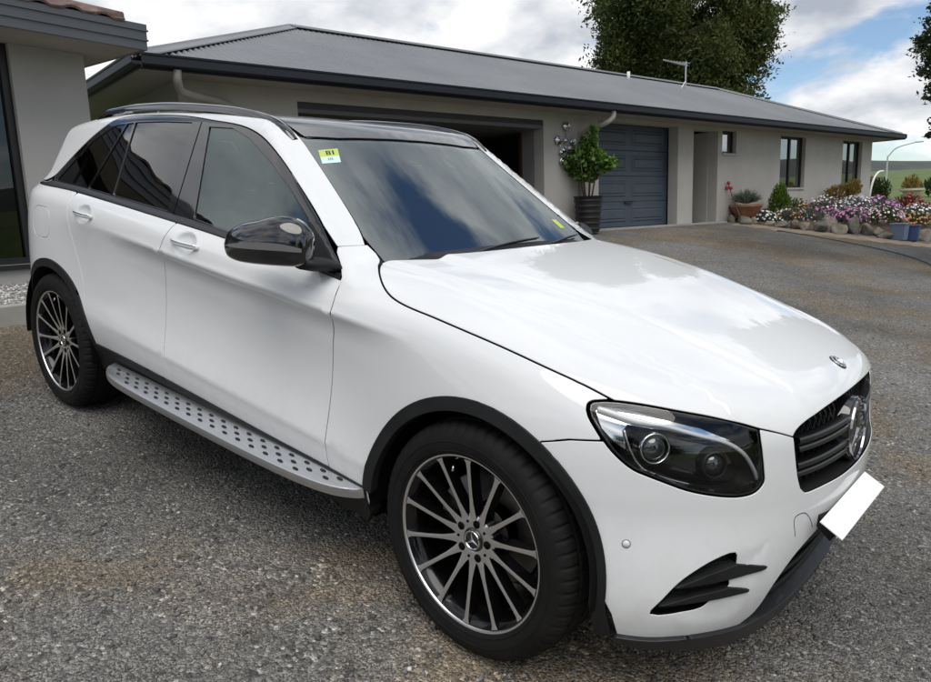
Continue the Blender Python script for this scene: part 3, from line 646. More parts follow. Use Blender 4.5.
for i, sgn in ((0, 1), (1, -1)):
    S = [1, sgn, 1]
    fr, = panel('window_frame', TOP, 'green', frame_out*S, GLOSSB, car, holes=[snapg(g)*S for g in (G_Q, G_R2, G_R, G_F)], gap=.0015, flange=.014, mirror=False, sp=.03)
    panel('quarter_window', TOP, 'green', snapg(G_Q)*S, PGLASS, car, gap=-.003, flange=0, offset=-.005, mirror=False, sp=.05)
    panel('window_pane', TOP, 'green', snapg(G_R2)*S, PGLASS, rdoor[i], gap=-.003, flange=0, offset=-.005, mirror=False, sp=.05)
    panel('window_pane', TOP, 'green', snapg(G_R)*S, PGLASS, rdoor[i], gap=-.003, flange=0, offset=-.005, mirror=False, sp=.05)
    panel('window_pane', TOP, 'green', snapg(G_F)*S, SGLASS, fdoor[i], gap=-.003, flange=0, offset=-.005, mirror=False, sp=.05)
    # mirror base triangle: matt, proud of the frame
    panel('mirror_base', TOP, 'green', snapg([[-.905, -.79, 1.205], [-.80, -.82, 1.145], [-.70, -.848, 1.075], [-.69, -.85, 1.058], [-.85, -.847, 1.078], [-.893, -.814, 1.155]])*S, PLASTIC, fdoor[i], gap=0, flange=.004, offset=.004, mirror=False)
    # seam and dark bars
    for a, b in (((-1.82, 1.535), (-1.795, 1.146)),):
        pts = [Vector(p)*1 for p in snapg([[a[0]+(b[0]-a[0])*t, -(float(gside(np.array(a[1]+(b[1]-a[1])*t)))), a[1]+(b[1]-a[1])*t] for t in np.linspace(0, 1, 12)])]
        MB().tube([Vector((p.x, p.y*sgn, p.z)) for p in pts], .0022, 6).build('pillar_gap', DARK, fr)
    # belt weather strip bridging door skin and glass
    V = []; k = 5
    xs = np.linspace(-.662, -3.2, 60)
    zb = BELT(xs); DD = np.tile([0, -1., 0], (len(xs), 1))
    F1 = solve(LOW, np.stack([xs, xs*0, zb], 1), DD)[:, 1]; F2 = solve(TOP, np.stack([xs, xs*0, zb+.004], 1), DD)[:, 1]
    for x, z, f1, f2 in zip(xs, zb, F1, F2):
        yo = min(f1, f2)-.002; w = 1-.0*x
        for (yy, zz) in ((yo+.004, z-.010), (yo, z-.004), (yo-.001, z+.004), (f2-.004, z+.016), (f2+.02, z+.018)): V.append((x, yy*sgn, zz))
    F = [(i_*k+j, i_*k+j+1, (i_+1)*k+j+1, (i_+1)*k+j) for i_ in range(len(xs)-1) for j in range(k-1)]
    MB().add(V, F).build('belt_strip', SATIN, fr, smooth=True)
# --- body side frame: A pillar, cantrail and D pillar in one
WSE = [[-0.66, -0.688, 1.108], [-0.716, -0.680, 1.138], [-0.80, -0.660, 1.20], [-0.954, -0.627, 1.303], [-1.133, -0.592, 1.42], [-1.247, -0.573, 1.492], [-1.33, -.565, 1.53]]
def redge(x): return -.565+.10*max(0, (-2.6-x)/.75)**2
ROOFE = [[x, redge(x), 1.55] for x in np.linspace(-1.40, -3.33, 24)]
WSE_ = snapg(spline(WSE[1:], 4)); ROOFE_ = snap(TOP, 'top', np.array(ROOFE))
side = np.vstack([[[-0.75, -0.802, 1.139]], WT[4*15+1::-1] if False else WT[::-1][11:], [[-3.34, -.735, 1.176], [-3.42, -.70, 1.175]], [[-3.40, -.62, 1.30], [-3.36, -.55, 1.42], [-3.335, -.48, 1.474]], ROOFE_[::-1], WSE_[::-1]])
panel('body_side_frame', BODY, 'green', side, PAINT, car, sp=.025, gap=.001, flange=.012)
# --- quarter panel below the window
fuelc = np.array([-2.985, 0.992])
FUEL = [[fuelc[0]+.115*np.sign(math.cos(a))*abs(math.cos(a))**.6, -.91, fuelc[1]+.080*np.sign(math.sin(a))*abs(math.sin(a))**.6] for a in np.linspace(0, 2*math.pi, 40, endpoint=False)]
FUEL = snap(BODY, 'side', np.array(FUEL))
TLAMP = np.array([[-3.40, -.83, 1.075], [-3.39, -.835, 1.03], [-3.42, -.835, .96], [-3.50, -.82, .925], [-3.60, -.74, .935], [-3.66, -.60, .95], [-3.67, -.56, 1.04], [-3.62, -.66, 1.08], [-3.5, -.77, 1.10]])
TLAMP = snap(BODY, 'rear', TLAMP)
q_out = np.vstack([RCUT[::-1], [[x, -.85, float(BELT(x))] for x in np.linspace(-2.70, -3.27, 12)], [[-3.34, -.735, 1.172], [-3.44, -.72, 1.171]], [[-3.5, -.77, 1.11]], TLAMP[0:4], [[-3.55, -.79, .80], [-3.56, -.80, .70]], [[-3.40, -.88, .70], [-3.26, -.90, .69]],
                   [(-2.873+(ARC-.012)*math.cos(R(a)), -.93, .365+(ARC-.012)*math.sin(R(a))) for a in np.linspace(140, 28, 40)]])
quarter = panel('quarter_panel', BODY, 'rear', q_out, PAINT, car, holes=[FUEL], sp=.025, flange=.012, gap=.0004)
panel('fuel_flap', BODY, 'rear', FUEL, PAINT, quarter, gap=.0012, sp=.03)
panel('tail_lamp', BODY, 'rear', TLAMP, TAILR, car, gap=.001, sp=.03)
# --- rear bumper, tailgate
rb = np.vstack([[[-3.8, 0, .70], [-3.75, -.4, .70], [-3.62, -.72, .70]], [[-3.56, -.80, .70], [-3.40, -.88, .70], [-3.26, -.90, .69]], [(-2.873+(ARC-.012)*math.cos(R(a)), -.93, .365+(ARC-.012)*math.sin(R(a))) for a in np.linspace(141, 182, 14)], [[-3.33, -.90, .30], [-3.5, -.8, .28], [-3.68, -.4, .28], [-3.72, 0, .28]]])
panel('rear_bumper', LOW, 'rear', sym(rb), PAINT, car, mirror=False, sp=.035)
tg = np.vstack([[[-3.8, 0, .705], [-3.75, -.4, .705], [-3.60, -.74, .705]], [[-3.58, -.77, .80]], TLAMP[4:8], [[-3.52, -.70, 1.13]], [[-3.50, -.4, 1.14], [-3.52, 0, 1.14]]])
panel('tailgate', BODY, 'rear', sym(tg), PAINT, car, mirror=False, sp=.035)
rg = np.vstack([[[-3.45, 0, 1.15], [-3.44, -.4, 1.15], [-3.42, -.66, 1.16]], [[-3.38, -.58, 1.32], [-3.36, -.46, 1.44], [-3.36, 0, 1.47]]])
panel('rear_window', TOP, 'rear', sym(rg), PGLASS, car, mirror=False, sp=.05, flange=0)
# --- roof panel, windscreen
WST = [[-1.20, 0, 1.515], [-1.205, -.2, 1.512], [-1.218, -.40, 1.507], [-1.245, -.545, 1.50]]
rf = np.vstack([[[-1.207, 0, 1.52], [-1.212, -.2, 1.52], [-1.225, -.40, 1.51], [-1.252, -.55, 1.50]], WSE_[-1:], ROOFE_[:16]])
xe = ROOFE_[15, 0]
rf = np.vstack([rf, [[xe-.02, -.3, 1.56], [xe-.03, 0, 1.56]]])
panel('roof_glass', TOP, 'top', sym(rf), ROOFG, car, mirror=False, sp=.04, gap=.002)
rr_ = np.vstack([[[xe-.03, 0, 1.56], [xe-.02, -.3, 1.56]], ROOFE_[15:], [[-3.35, -.3, 1.47], [-3.36, 0, 1.47]]])
panel('roof', BODY, 'top', sym(rr_), PAINT, car, mirror=False, sp=.04, gap=.002)
ws_side = WSE_[2:-3][::-1]
WSB = [[-.640, -.680, 1.09], [-.600, -.535, 1.10], [-.572, -.30, 1.11], [-.565, 0, 1.115]]
wsl = sym(np.vstack([WST, ws_side, WSB]))
wscreen, = panel('windscreen', TOP, 'top', wsl, WGLASS, car, mirror=False, sp=.05, gap=.001, flange=0, offset=-.004)
WIN = [[-1.165, 0, 1.5], [-1.168, -.2, 1.5], [-1.175, -.42, 1.5], [-1.165, -.50, 1.5], [-1.14, -.535, 1.46], [-.95, -.585, 1.3], [-.75, -.635, 1.17], [-.705, -.635, 1.15], [-.675, -.60, 1.1], [-.640, -.45, 1.1], [-.625, -.25, 1.1], [-.62, 0, 1.1]]
frit, = panel('windscreen_border', TOP, 'top', wsl, FRIT, wscreen, holes=[sym(spline(WIN, 3))], mirror=False, sp=.05, gap=0, flange=0, offset=-.009)
POD = [[-1.18, -.22, 1.5], [-1.15, -.17, 1.5], [-1.07, -.14, 1.42], [-1.02, -.07, 1.4], [-1.0, .03, 1.39], [-.975, .05, 1.39], [-.975, .10, 1.39], [-1.01, .12, 1.4], [-1.05, .18, 1.42], [-1.16, .20, 1.5], [-1.18, .22, 1.5]]
pod, = panel('camera_pod', TOP, 'top', np.array(POD), mat('pod_grey', (.07, .068, .07), .5), wscreen, mirror=False, gap=0, flange=.03, offset=-.011)
for tri in ([[-1.10, -.115, 1.4], [-1.055, -.115, 1.4], [-1.06, -.045, 1.4]], [[-1.12, .13, 1.4], [-1.06, .10, 1.4], [-1.05, .155, 1.4], ]):
    panel('pod_window', TOP, 'top', np.array(tri), mat('pod_lens', (.45, .52, .52), .3) if 'pod_lens' not in bpy.data.materials else bpy.data.materials['pod_lens'], pod, mirror=False, gap=0, flange=0, offset=-.0095)
# label on the glass
stk = snap(TOP, 'top', np.array([[-1.176, -0.543, 1.458], [-1.172, -0.447, 1.466], [-1.099, -0.490, 1.413], [-1.106, -0.578, 1.409]]))
mid1, mid2 = stk[0]*.48+stk[3]*.52, stk[1]*.48+stk[2]*.52
up_ = np.array([.0, 0, .0])
def quad_on(P, name, mt, par, off):
    P = np.array(P); nrm = grad(TOP, P); return pmesh(name, P+nrm*off, [(0, 1, 2, 3)], mt, par)
label_ = quad_on([stk[0], stk[1], mid2, mid1], 'registration_label', mat('label_green', (.50, .62, .12), .6), wscreen, -.0030)
quad_on([mid1, mid2, stk[2], stk[3]], 'label_half', mat('label_blue', (.62, .80, .80), .6), label_, -.0030)
def bar(P0, ex, ey, x0, y0, x1, y1): return [P0+ex*x0+ey*y0, P0+ex*x1+ey*y0, P0+ex*x1+ey*y1, P0+ex*x0+ey*y1]
ex, ey = stk[1]-stk[0], mid1-stk[0]; INK = mat('label_ink', (.02, .03, .03), .6)
# the digits read "81" from this side
for (x0, y0, x1, y1) in [(.34, .25, .40, .80), (.50, .25, .56, .80), (.34, .25, .56, .33), (.34, .48, .56, .56), (.34, .73, .56, .80), (.66, .22, .74, .80)]:
    quad_on(bar(stk[0], ex, ey, x0, y0, x1, y1), 'label_digit', INK, label_, -.0018)
ey2 = stk[3]-mid1; ex2 = mid2-mid1
for (x0, y0, x1, y1) in [(.36, .25, .42, .6), (.46, .25, .52, .6), (.56, .25, .62, .6)]:
    quad_on(bar(mid1, ex2, ey2, x0, y0, x1, y1), 'label_digit', mat('label_ink_pale', (.25, .38, .40), .6) if 'label_ink_pale' not in bpy.data.materials else bpy.data.materials['label_ink_pale'], label_, -.0018)
s2 = snap(TOP, 'top', np.array([[-0.75, 0.522, 1.191], [-0.758, 0.575, 1.189], [-0.704, 0.575, 1.157], [-0.695, 0.527, 1.157]]))
quad_on(s2, 'permit_label', bpy.data.materials['label_green'], wscreen, -.0030)
# cowl panel and wipers
V = []; nC = 41
for y in np.linspace(-.71, .71, nC):
    xr = np.interp(abs(y), [0, .3, .5, .6, .71], [-.478, -.482, -.505, -.555, -.622]); zr = float(hood_z(np.array(xr), np.array(abs(y))))
    xw = np.interp(abs(y), [0, .30, .535, .68, .71], [-.60, -.61, -.635, -.66, -.67]); zw = float(ws_z(np.array(xw), np.array(abs(y))))
    V += [(xr+.03, y, zr-.02), (xr-.01, y, zr-.016), ((xr+xw)/2, y, zr-.022), (xw, y, zw-.008)]
MB().add(V, [(i*4+j, i*4+j+1, i*4+j+5, i*4+j+4) for i in range(nC-1) for j in range(3)]).build('cowl_panel', PLASTIC, car, smooth=True)
for (y0, y1, x1) in ((-.42, .20, -.60), (.25, .60, -.66)):
    pts = []
    for t in np.linspace(0, 1, 12):
        y = y0+(y1-y0)*t; x = -.545-.055*t if y0 < 0 else -.56-.09*t
        P = snap(TOP, 'top', np.array([[x, y, 1.1]]))[0]; pts.append(Vector(P)+Vector((.3, 0, .95))*(.014-.006*t))
    w = MB().tube(pts, [.006-.003*t for t in np.linspace(0, 1, 12)], 6).build('wiper', SATIN, car, smooth=True)
    MB().tube([p+Vector((-.012, 0, -.006)) for p in pts[3:]], .004, 4).build('wiper_blade', RUBBER, w)
# --- roof rails
RZ = pchip([-2.92, -2.85, -2.70, -2.35, -1.9, -1.6, -1.45, -1.35, -1.29, -1.24], [1.545, 1.572, 1.593, 1.616, 1.616, 1.601, 1.582, 1.558, 1.530, 1.492])
for sgn in (1, -1):
    V = []; xs = np.linspace(-2.92, -1.242, 70); k = 8
    BZ = solve(TOP, np.stack([xs, xs*0-.600, xs*0+.9], 1), np.tile([0, 0, 1.], (len(xs), 1)))[:, 2]-.01
    for x, bz in zip(xs, BZ):
        zt = float(RZ(x)); yb = -.600
        e = min(1, (x+2.93)/.12, (-1.235-x)/.06)**.5; hw = .010+.008*e
        bz = max(bz, zt-.032); zt = max(zt, bz+.006)
        for (dy, zz) in ((-hw-.008, bz), (-hw-.004, bz+(zt-bz)*.45), (-hw, zt-.008), (-hw*.5, zt-.001), (hw*.5, zt-.001), (hw, zt-.008), (hw+.002, bz+(zt-bz)*.45), (hw+.004, bz)):
            V.append((x, sgn*(yb+dy), zz))
    F = [(i*k+j, i*k+(j+1) % k, (i+1)*k+(j+1) % k, (i+1)*k+j) for i in range(len(xs)-1) for j in range(k)]+[tuple(range(k)), tuple((len(xs)-1)*k+j for j in range(k))]
    MB().add(V, F).build('roof_rail', GLOSSB, car, angle=40)
# --- arch and sill cladding, running boards
def ringpoly(cx, a0, a1, low0, low1, ro=ARC, ri=ARF):
    o = arc(cx, ro, a0, a1, 50); i_ = arc(cx, ri, a1, a0, 50)
    return np.array(o+low1+i_+low0)
front_arch = ringpoly(0, -2, 177, [(ARF+.012, -.93, .30), (ARF+.02, -.93, .245), (.468, -.93, .245), (.455, -.93, .30)], [])
panel('arch_trim', LOW, 'hood', front_arch, PLASTIC, car, gap=0, offset=.008, flange=.03, sp=.03)
rear_arch = ringpoly(-2.873, -2, 172, [(-2.873+ARF+.01, -.93, .30), (-2.873+ARC+.005, -.93, .30)], [])
panel('arch_trim', LOW, 'rear', rear_arch, PLASTIC, car, gap=0, offset=.008, flange=.055, sp=.03)
sl = np.vstack([[[x, -.93, float(SILL(x))-.001] for x in np.linspace(-.44, -2.44, 24)], [[-2.43, -.9, .30], [-2.40, -.9, .25], [-.46, -.9, .25], [-.43, -.9, .29]]])
panel('sill_trim', LOW, 'side', sl, PLASTIC, car, gap=0, offset=.007, flange=.05, sp=.03)
for sgn in (1, -1):
    # board outline seen from above: (x, y) with swept ends
    inn = [(x, -.915) for x in np.linspace(-.44, -2.24, 24)]
    out = spline([[-2.24, -.92], [-2.215, -.965], [-2.14, -1.0], [-2.0, -1.02], [-1.6, -1.028], [-1.1, -1.028], [-.75, -1.018], [-.56, -.995], [-.46, -.955], [-.43, -.92]], 6)
    pl = np.array(inn+out.tolist()[1:-1]); n = len(pl)
    def zt(x, y): return .392+.30*(y+.915)*.5
    top = [(x, sgn*y, zt(x, y)) for x, y in pl]; c = np.array([-1.34, -.95])
    m = MB()
    def ringat(s, dz): return [(x, sgn*(-.915+(y+.915)*s), zt(x, y)+dz) for x, y in pl]
    V = ringat(.93, 0)+ringat(.985, -.003)+ringat(1, -.012)+ringat(1, -.020)+ringat(.96, -.034)+ringat(.5, -.04)
    F = [tuple(range(n))]+[(k*n+i, k*n+(i+1) % n, (k+1)*n+(i+1) % n, (k+1)*n+i) for k in range(5) for i in range(n)]
    rbd = m.add(V, F).build('running_board', ALU, car, angle=35)
    sm = MB().lathe([(0, .004), (.8, .0036), (1, .002), (1.04, -.004)], 20, axis='z')
    base = None
    for row, (yy, ph) in enumerate(((-.945, 0), (-.970, .5), (-.995, 0))):
        for k in range(20):
            x = -.55-.088*(k+ph)
            lim = np.interp(x, [-2.24, -2.1, -1.9, -.7, -.5], [-.94, -.985, -1.01, -1.005, -.955])
            if yy-.006 < lim or x < -2.17: continue
            if base is None: base = sm.build('rubber_stud', STUD, rbd, smooth=True); o = base
            else: o = base.copy(); COL.objects.link(o); o.parent = rbd
            o.location = (x, sgn*yy, zt(x, yy)+.0005); o.scale = (.0145, .0055, 1); o.rotation_euler = (.15*-sgn*-1, 0, 0)
# --- under body, wheel liners, inner shell
MB().box((-3.5, -.62, .23), (.52, .62, .30)).box((-2.42, -.86, .25), (-.46, .86, .31)).build('floor_pan', DARK, car)
for cx in (0, -2.873):
    for sgn in (1, -1):
        m = MB(); V = []; n = 30
        for a in np.linspace(-4, 184, n):
            for y in (-.93, -.56): V.append((cx+.418*math.cos(R(a)), sgn*y, .365+.418*math.sin(R(a))))
        m.add(V, [(i*2, i*2+1, i*2+3, i*2+2) for i in range(n-1)])
        m.add([(cx, sgn*-.56, .365)]+[(cx+.418*math.cos(R(a)), sgn*-.56, .365+.418*math.sin(R(a))) for a in np.linspace(-4, 184, n)], [(0, i+1, i+2) for i in range(n-1)])
        m.build('wheel_liner', LINER, car, smooth=True)
sh = np.array([[-.60, -.9, .32], [-.60, -.9, 1.02], [-2.44, -.9, 1.11], [-2.44, -.9, .32]])
panel('inner_shell', LOW, 'side', sh, DARK, car, gap=0, flange=0, offset=-.03, sp=.08)
MB().box((-.60, -.80, .30), (-.55, .80, 1.02)).build('firewall', DARK, car)
hs = sym(np.array([[-.56, 0, 1.1], [-.58, -.6, 1.07], [-.55, -.83, .95], [-.2, -.83, .90], [.25, -.80, .84], [.45, -.68, .80], [.62, -.45, .78], [.66, 0, .80]]))
panel('bonnet_liner', LOW, 'hood', hs, DARK, car, gap=0, flange=0, offset=-.035, sp=.08, mirror=False)
# --- interior
m = MB(); V = []; nD = 21
for y in np.linspace(-.70, .70, nD):
    d = .02*(abs(y)/.7)**2; hump = .035*math.exp(-((y+.37)/.2)**2)
    V += [(-.62, y, 1.03-d), (-.85, y, 1.02-d+hump*.4), (-1.05, y, 1.0-d+hump), (-1.14, y, .95-d), (-1.15, y, .75), (-1.05, y, .45)]
m.add(V, [(i*6+j, i*6+j+1, i*6+j+7, i*6+j+6) for i in range(nD-1) for j in range(5)]); m.build('dashboard', DASH, car, smooth=True)
sw = MB(); ct = Vector((-1.32, -.37, .98)); ax = Vector((-.85, 0, .45)).normalized(); q = ax.to_track_quat('Z', 'Y')
sw.tube([ct+q @ Vector((.185*math.cos(t), .185*math.sin(t), 0)) for t in np.linspace(0, 2*math.pi, 33)], .015, 8); sw.tube([ct, ct-ax*.22], .035, 10); sw.tube([ct+q @ Vector((-.18, 0, 0)), ct+q @ Vector((.18, 0, 0))], .022, 6); sw.tube([ct, ct+q @ Vector((0, -.18, 0))], .02, 6)
sw.build('steering_wheel', SATIN, car, smooth=True)
def seat(x, y, w):
    m = MB().box((x-.25, y-w/2, .42), (x+.28, y+w/2, .60)); rot = Matrix.Translation((x-.22, y, .55)) @ Matrix.Rotation(R(-18), 4, 'Y')
    m.box((-.07, -w/2+.02, 0), (.07, w/2-.02, .62), mat=rot)
    s = m.build('seat', SEAT, car, bevel=.045, seg=3, angle=60)
    return s
for y in (-.37, .37):
    s = seat(-1.75, y, .50); rot = Matrix.Translation((-1.97, y, .55)) @ Matrix.Rotation(R(-18), 4, 'Y')
    MB().box((-.05, -.13, .64), (.05, .13, .83), mat=rot).build('headrest', SEAT, s, bevel=.04, seg=3, angle=60)
s = seat(-2.6, 0, 1.30)
for y in (-.4, 0, .4):
    rot = Matrix.Translation((-2.82, y, .55)) @ Matrix.Rotation(R(-18), 4, 'Y'); MB().box((-.045, -.12, .63), (.045, .12, .78), mat=rot).build('headrest', SEAT, s, bevel=.04, seg=3, angle=60)
MB().box((-3.3, -.62, .8), (-2.6, .62, .84)).build('parcel_shelf', SEAT, car)
MB().box((-1.09, -.12, 1.355), (-1.06, .12, 1.42)).build('rear_view_mirror', SATIN, car, bevel=.02)
V = []; xs = np.linspace(-3.2, -1.25, 20); ys = np.linspace(-.54, .54, 11)
for x in xs:
    for y in ys: V.append((x, y, float(roof0(np.array(x)))-.07*y*y-.045))
MB().add(V, [(i*11+j, i*11+j+1, i*11+j+12, i*11+j+11) for i in range(19) for j in range(10)]).build('headliner', mat('headliner_grey', (.25, .25, .25), .9), car, smooth=True)
# --- door mirrors
for i, sgn in ((0, 1), (1, -1)):
    dm = empty('door_mirror', parent=car)
    # stations along the housing: centre, half depth (x), half height (z), top sharpness
    dz = 0 if sgn == 1 else -.07                         # both mirrors folded back
    ST = [(-.712, -.935, 1.150, .020, .040), (-.718, -.943, 1.153, .036, .060), (-.742, -.957, 1.157, .052, .078), (-.785, -.978, 1.160, .066, .085), (-.840, -1.002, 1.158, .072, .085), (-.900, -1.024, 1.152, .070, .080), (-.955, -1.043, 1.145, .058, .070), (-.995, -1.056, 1.138, .038, .050), (-1.018, -1.063, 1.133, .012, .018)]
    ST = [(a+4.2*dz, b, c_+dz, d_, e_) for a, b, c_, d_, e_ in ST]
    ST = [tuple(v) for v in spline([list(s_) for s_ in ST], 3)]
    k = 28; V = []
    for (x, y, z, hx, hz) in ST:
        for j in range(k):
            a = 2*math.pi*j/k; ca, sa = math.cos(a), math.sin(a); e = .72
            pd = hx*math.copysign(abs(ca)**e, ca); pz = hz*math.copysign(abs(sa)**e, sa)
            if pd < 0: pd *= .6
            tt = (x+1.018)/(1.018-.712); pz = pz*(.86+.12*max(0, 1-((tt-.70)/.26)**2)) if pz > 0 else max(pz, -hz*.88)
            pd -= max(pz, 0)*.30*(1 if pd > 0 else .3)
            V.append((x+pd*.36, sgn*(y-pd*.80), z+pz))
    n = len(ST); F = [(a_*k+j, a_*k+(j+1) % k, (a_+1)*k+(j+1) % k, (a_+1)*k+j) for a_ in range(n-1) for j in range(k)]+[tuple(range(k)), tuple((n-1)*k+j for j in range(k))]
    MB().add(V, F).build('mirror_housing', GLOSSB, dm, smooth=True)
    # indicator strip along the outer face
    V = []; S2 = ST[4:-3]
    for a_, (x, y, z, hx, hz) in enumerate(S2):
        f_ = a_/(len(S2)-1); h_ = .010*math.sin(math.pi*min(1, .12+.9*f_))+.002
        for t in (-1, 1):
            o_ = hx*1.0+.0025; V.append((x+o_*.36, sgn*(y-o_*.80), z-.012+.006*f_+t*h_))
    MB().add(V, [(2*a_, 2*a_+1, 2*a_+3, 2*a_+2) for a_ in range(len(V)//2-1)]).build('mirror_indicator', mat('indicator_lens', (.16, .16, .17), .15, 0, 1) if 'indicator_lens' not in bpy.data.materials else bpy.data.materials['indicator_lens'], dm, smooth=True)
    # foot
    V = []; FT = [(-.742, -.965, 1.098, .045, .022), (-.735, -.93, 1.092, .048, .024), (-.735, -.885, 1.088, .055, .024), (-.74, -.845, 1.082, .07, .022)]
    if sgn == -1: FT = [(x-.06, -.845+(y+.845)*.35, z-.03, hx, hz) for x, y, z, hx, hz in FT]
    for (x, y, z, hx, hz) in FT:
        for j in range(16):
            a = 2*math.pi*j/16; V.append((x+hx*math.cos(a), sgn*y, z+hz*math.sin(a)))
    MB().add(V, [(a_*16+j, a_*16+(j+1) % 16, (a_+1)*16+(j+1) % 16, (a_+1)*16+j) for a_ in range(3) for j in range(16)]+[tuple(range(16)), tuple(48+j for j in range(16))]).build('mirror_foot', PLASTIC, dm, smooth=True)
    g = [(-.74-.12+.115*math.cos(a), 1.158+dz-.005+.066*math.sin(a)) for a in np.linspace(0, 2*math.pi, 28, endpoint=False)]
    MB().add([(x, sgn*(-.925+.40*(x+.74)), z) for x, z in g], [tuple(range(28))]).build('mirror_glass', CHROME, dm)
# --- wheels (built for the right side, outer face towards -y)
def build_wheel():
    w = empty('wheel', parent=car)
    # tyre
    prof = [(.262, -.118), (.272, -.128), (.285, -.133), (.305, -.137), (.322, -.136), (.338, -.131), (.350, -.122), (.358, -.112), (.3625, -.100), (.3655, -.082), (.3655, -.079), (.3575, -.077), (.3575, -.069), (.3670, -.067), (.3685, -.026), (.3605, -.024), (.3605, -.014), (.3685, -.012), (.3685, .012), (.3605, .014), (.3605, .024), (.3685, .026), (.3670, .067), (.3575, .069), (.3575, .077), (.3655, .079), (.3625, .100), (.355, .115), (.335, .128), (.30, .130), (.262, .118)]
    def rf(i, j):
        if 6 <= j <= 10 or 24 <= j <= 26: return -.0055 if i % 5 == 0 else 0
        if j in (13, 14, 21, 22): return -.003 if i % 7 == 0 else 0
        return 0
    ty = MB().lathe(prof, 300, axis='y', rf=rf).build('tyre', RUBBER, w, angle=28)
    for rr_, yy in ((.283, -.1335), (.312, -.1372)):
        MB().lathe([(rr_-.0015, yy+.002), (rr_-.0005, yy-.0012), (rr_+.0005, yy-.0012), (rr_+.0015, yy+.002)], 120, axis='y').build('tyre_rib', RUBBER, ty, smooth=True)
    # rim: machined outer ring, black barrel
    rim = MB().lathe([(.2745, -.118), (.2745, -.124), (.272, -.127), (.2655, -.125), (.2635, -.121)], 96, axis='y').build('rim', MACH, w, angle=30)
    MB().lathe([(.2635, -.121), (.255, -.114), (.243, -.10), (.236, -.06), (.228, 0), (.228, .11), (.26, .118)], 96, axis='y').build('rim_barrel', WBLACK, rim, smooth=True)
    # spokes
    fm = MB(); 
    stn = [(.060, -.092, .0165), (.085, -.096, .0110), (.12, -.102, .0072), (.17, -.109, .0062), (.22, -.115, .0066), (.248, -.119, .0080), (.2605, -.1215, .0130)]
    V = []
    for r_, y, hw in stn:
        V += [(r_, y, -hw), (r_, y-.0012, 0), (r_, y, hw), (r_-.004, y+.038, hw*1.5), (r_-.004, y+.038, -hw*1.5)]
    F = []; mi = []
    for i in range(len(stn)-1):
        for j in range(5):
            F.append((i*5+j, i*5+(j+1) % 5, (i+1)*5+(j+1) % 5, (i+1)*5+j)); mi.append(0 if j < 2 else 1)
    proto = pmesh('spoke', V, F, [MACH, WBLACK], rim, mi=mi)
    bm = bmesh.new(); bm.from_mesh(proto.data); bmesh.ops.recalc_face_normals(bm, faces=bm.faces); bm.to_mesh(proto.data); bm.free()
    for k in range(14):
        o = proto if k == 0 else proto.copy()
        if k: COL.objects.link(o); o.parent = rim
        o.rotation_euler = (0, 2*math.pi*(k+.35)/14, 0)
    # hub; flat dark discs paint in the shade of the lug recesses
    hub = MB().lathe([(.034, -.0905), (.040, -.0935), (.062, -.0945), (.072, -.093), (.079, -.088), (.083, -.07), (.085, -.03)], 70, axis='y').build('wheel_hub', MACH, rim, angle=35)
    for k in range(5):
        a = 2*math.pi*(k+.1)/5; c = (.056*math.cos(a), -.0955, .056*math.sin(a))
        MB().lathe([(0, -.0008), (.0122, -.0008), (.0130, .003)], 20, c=c).build('lug_shade_disc', DARK, hub, smooth=True)
        a += math.pi/5; c = (.058*math.cos(a), -.0952, .058*math.sin(a)); MB().lathe([(0, -.0006), (.0046, -.0006), (.005, .003)], 12, c=c).build('lug_shade_disc', DARK, hub, smooth=True)
    cap = MB().lathe([(0, -.0975), (.026, -.0975), (.028, -.0985), (.0335, -.098), (.0365, -.093)], 48, axis='y').build('centre_cap', GLOSSB, hub, smooth=True)
    st = star_geo(.031, .0055, .0025, .17).build('cap_star', CHROME, hub, angle=30); st.matrix_basis = Matrix.Translation((0, -.0975, 0)) @ Matrix.Rotation(R(90), 4, 'X') @ Matrix.Rotation(R(12), 4, 'Z')
    # brake
    bk = MB().lathe([(.09, .012), (.17, .012), (.172, .016), (.172, .036), (.09, .036)], 60, axis='y').build('brake_disc', STEEL, w, angle=30)
    m = MB(); V = []; na = 13
    for a in np.linspace(R(105), R(178), na):
        for r_, y in ((.125, -.035), (.185, -.038), (.190, .05), (.125, .05)): V.append((r_*math.cos(a), y, r_*math.sin(a)))
    m.add(V, [(i*4+j, i*4+(j+1) % 4, (i+1)*4+(j+1) % 4, (i+1)*4+j) for i in range(na-1) for j in range(4)]+[(0, 1, 2, 3), tuple((na-1)*4+j for j in range(4))]).build('brake_caliper', CALI, w, bevel=.008, angle=50)
    v = MB(); a = R(112); v.tube([(.235*math.cos(a), -.10, .235*math.sin(a)), (.215*math.cos(a), -.112, .215*math.sin(a))], .004, 8).build('valve_stem', CHROME, rim, smooth=True)
    return w
def copy_tree(o, parent):
    c = o.copy(); COL.objects.link(c); c.parent = parent
    for ch in list(o.children): copy_tree(ch, c)
    return c
w0 = build_wheel(); YW = -.803
spots = [(0, YW, R(-2.3), 0), (-2.873, YW, 0, .21), (0, -YW, R(180-2.3), .5), (-2.873, -YW, R(180), .9)]
for i, (x, y, rz, spin) in enumerate(spots):
    w = w0 if i == 0 else copy_tree(w0, car)
    w.location = (x, y, .3665); w.rotation_mode = 'ZYX'
    w.rotation_euler = (0, spin, rz)
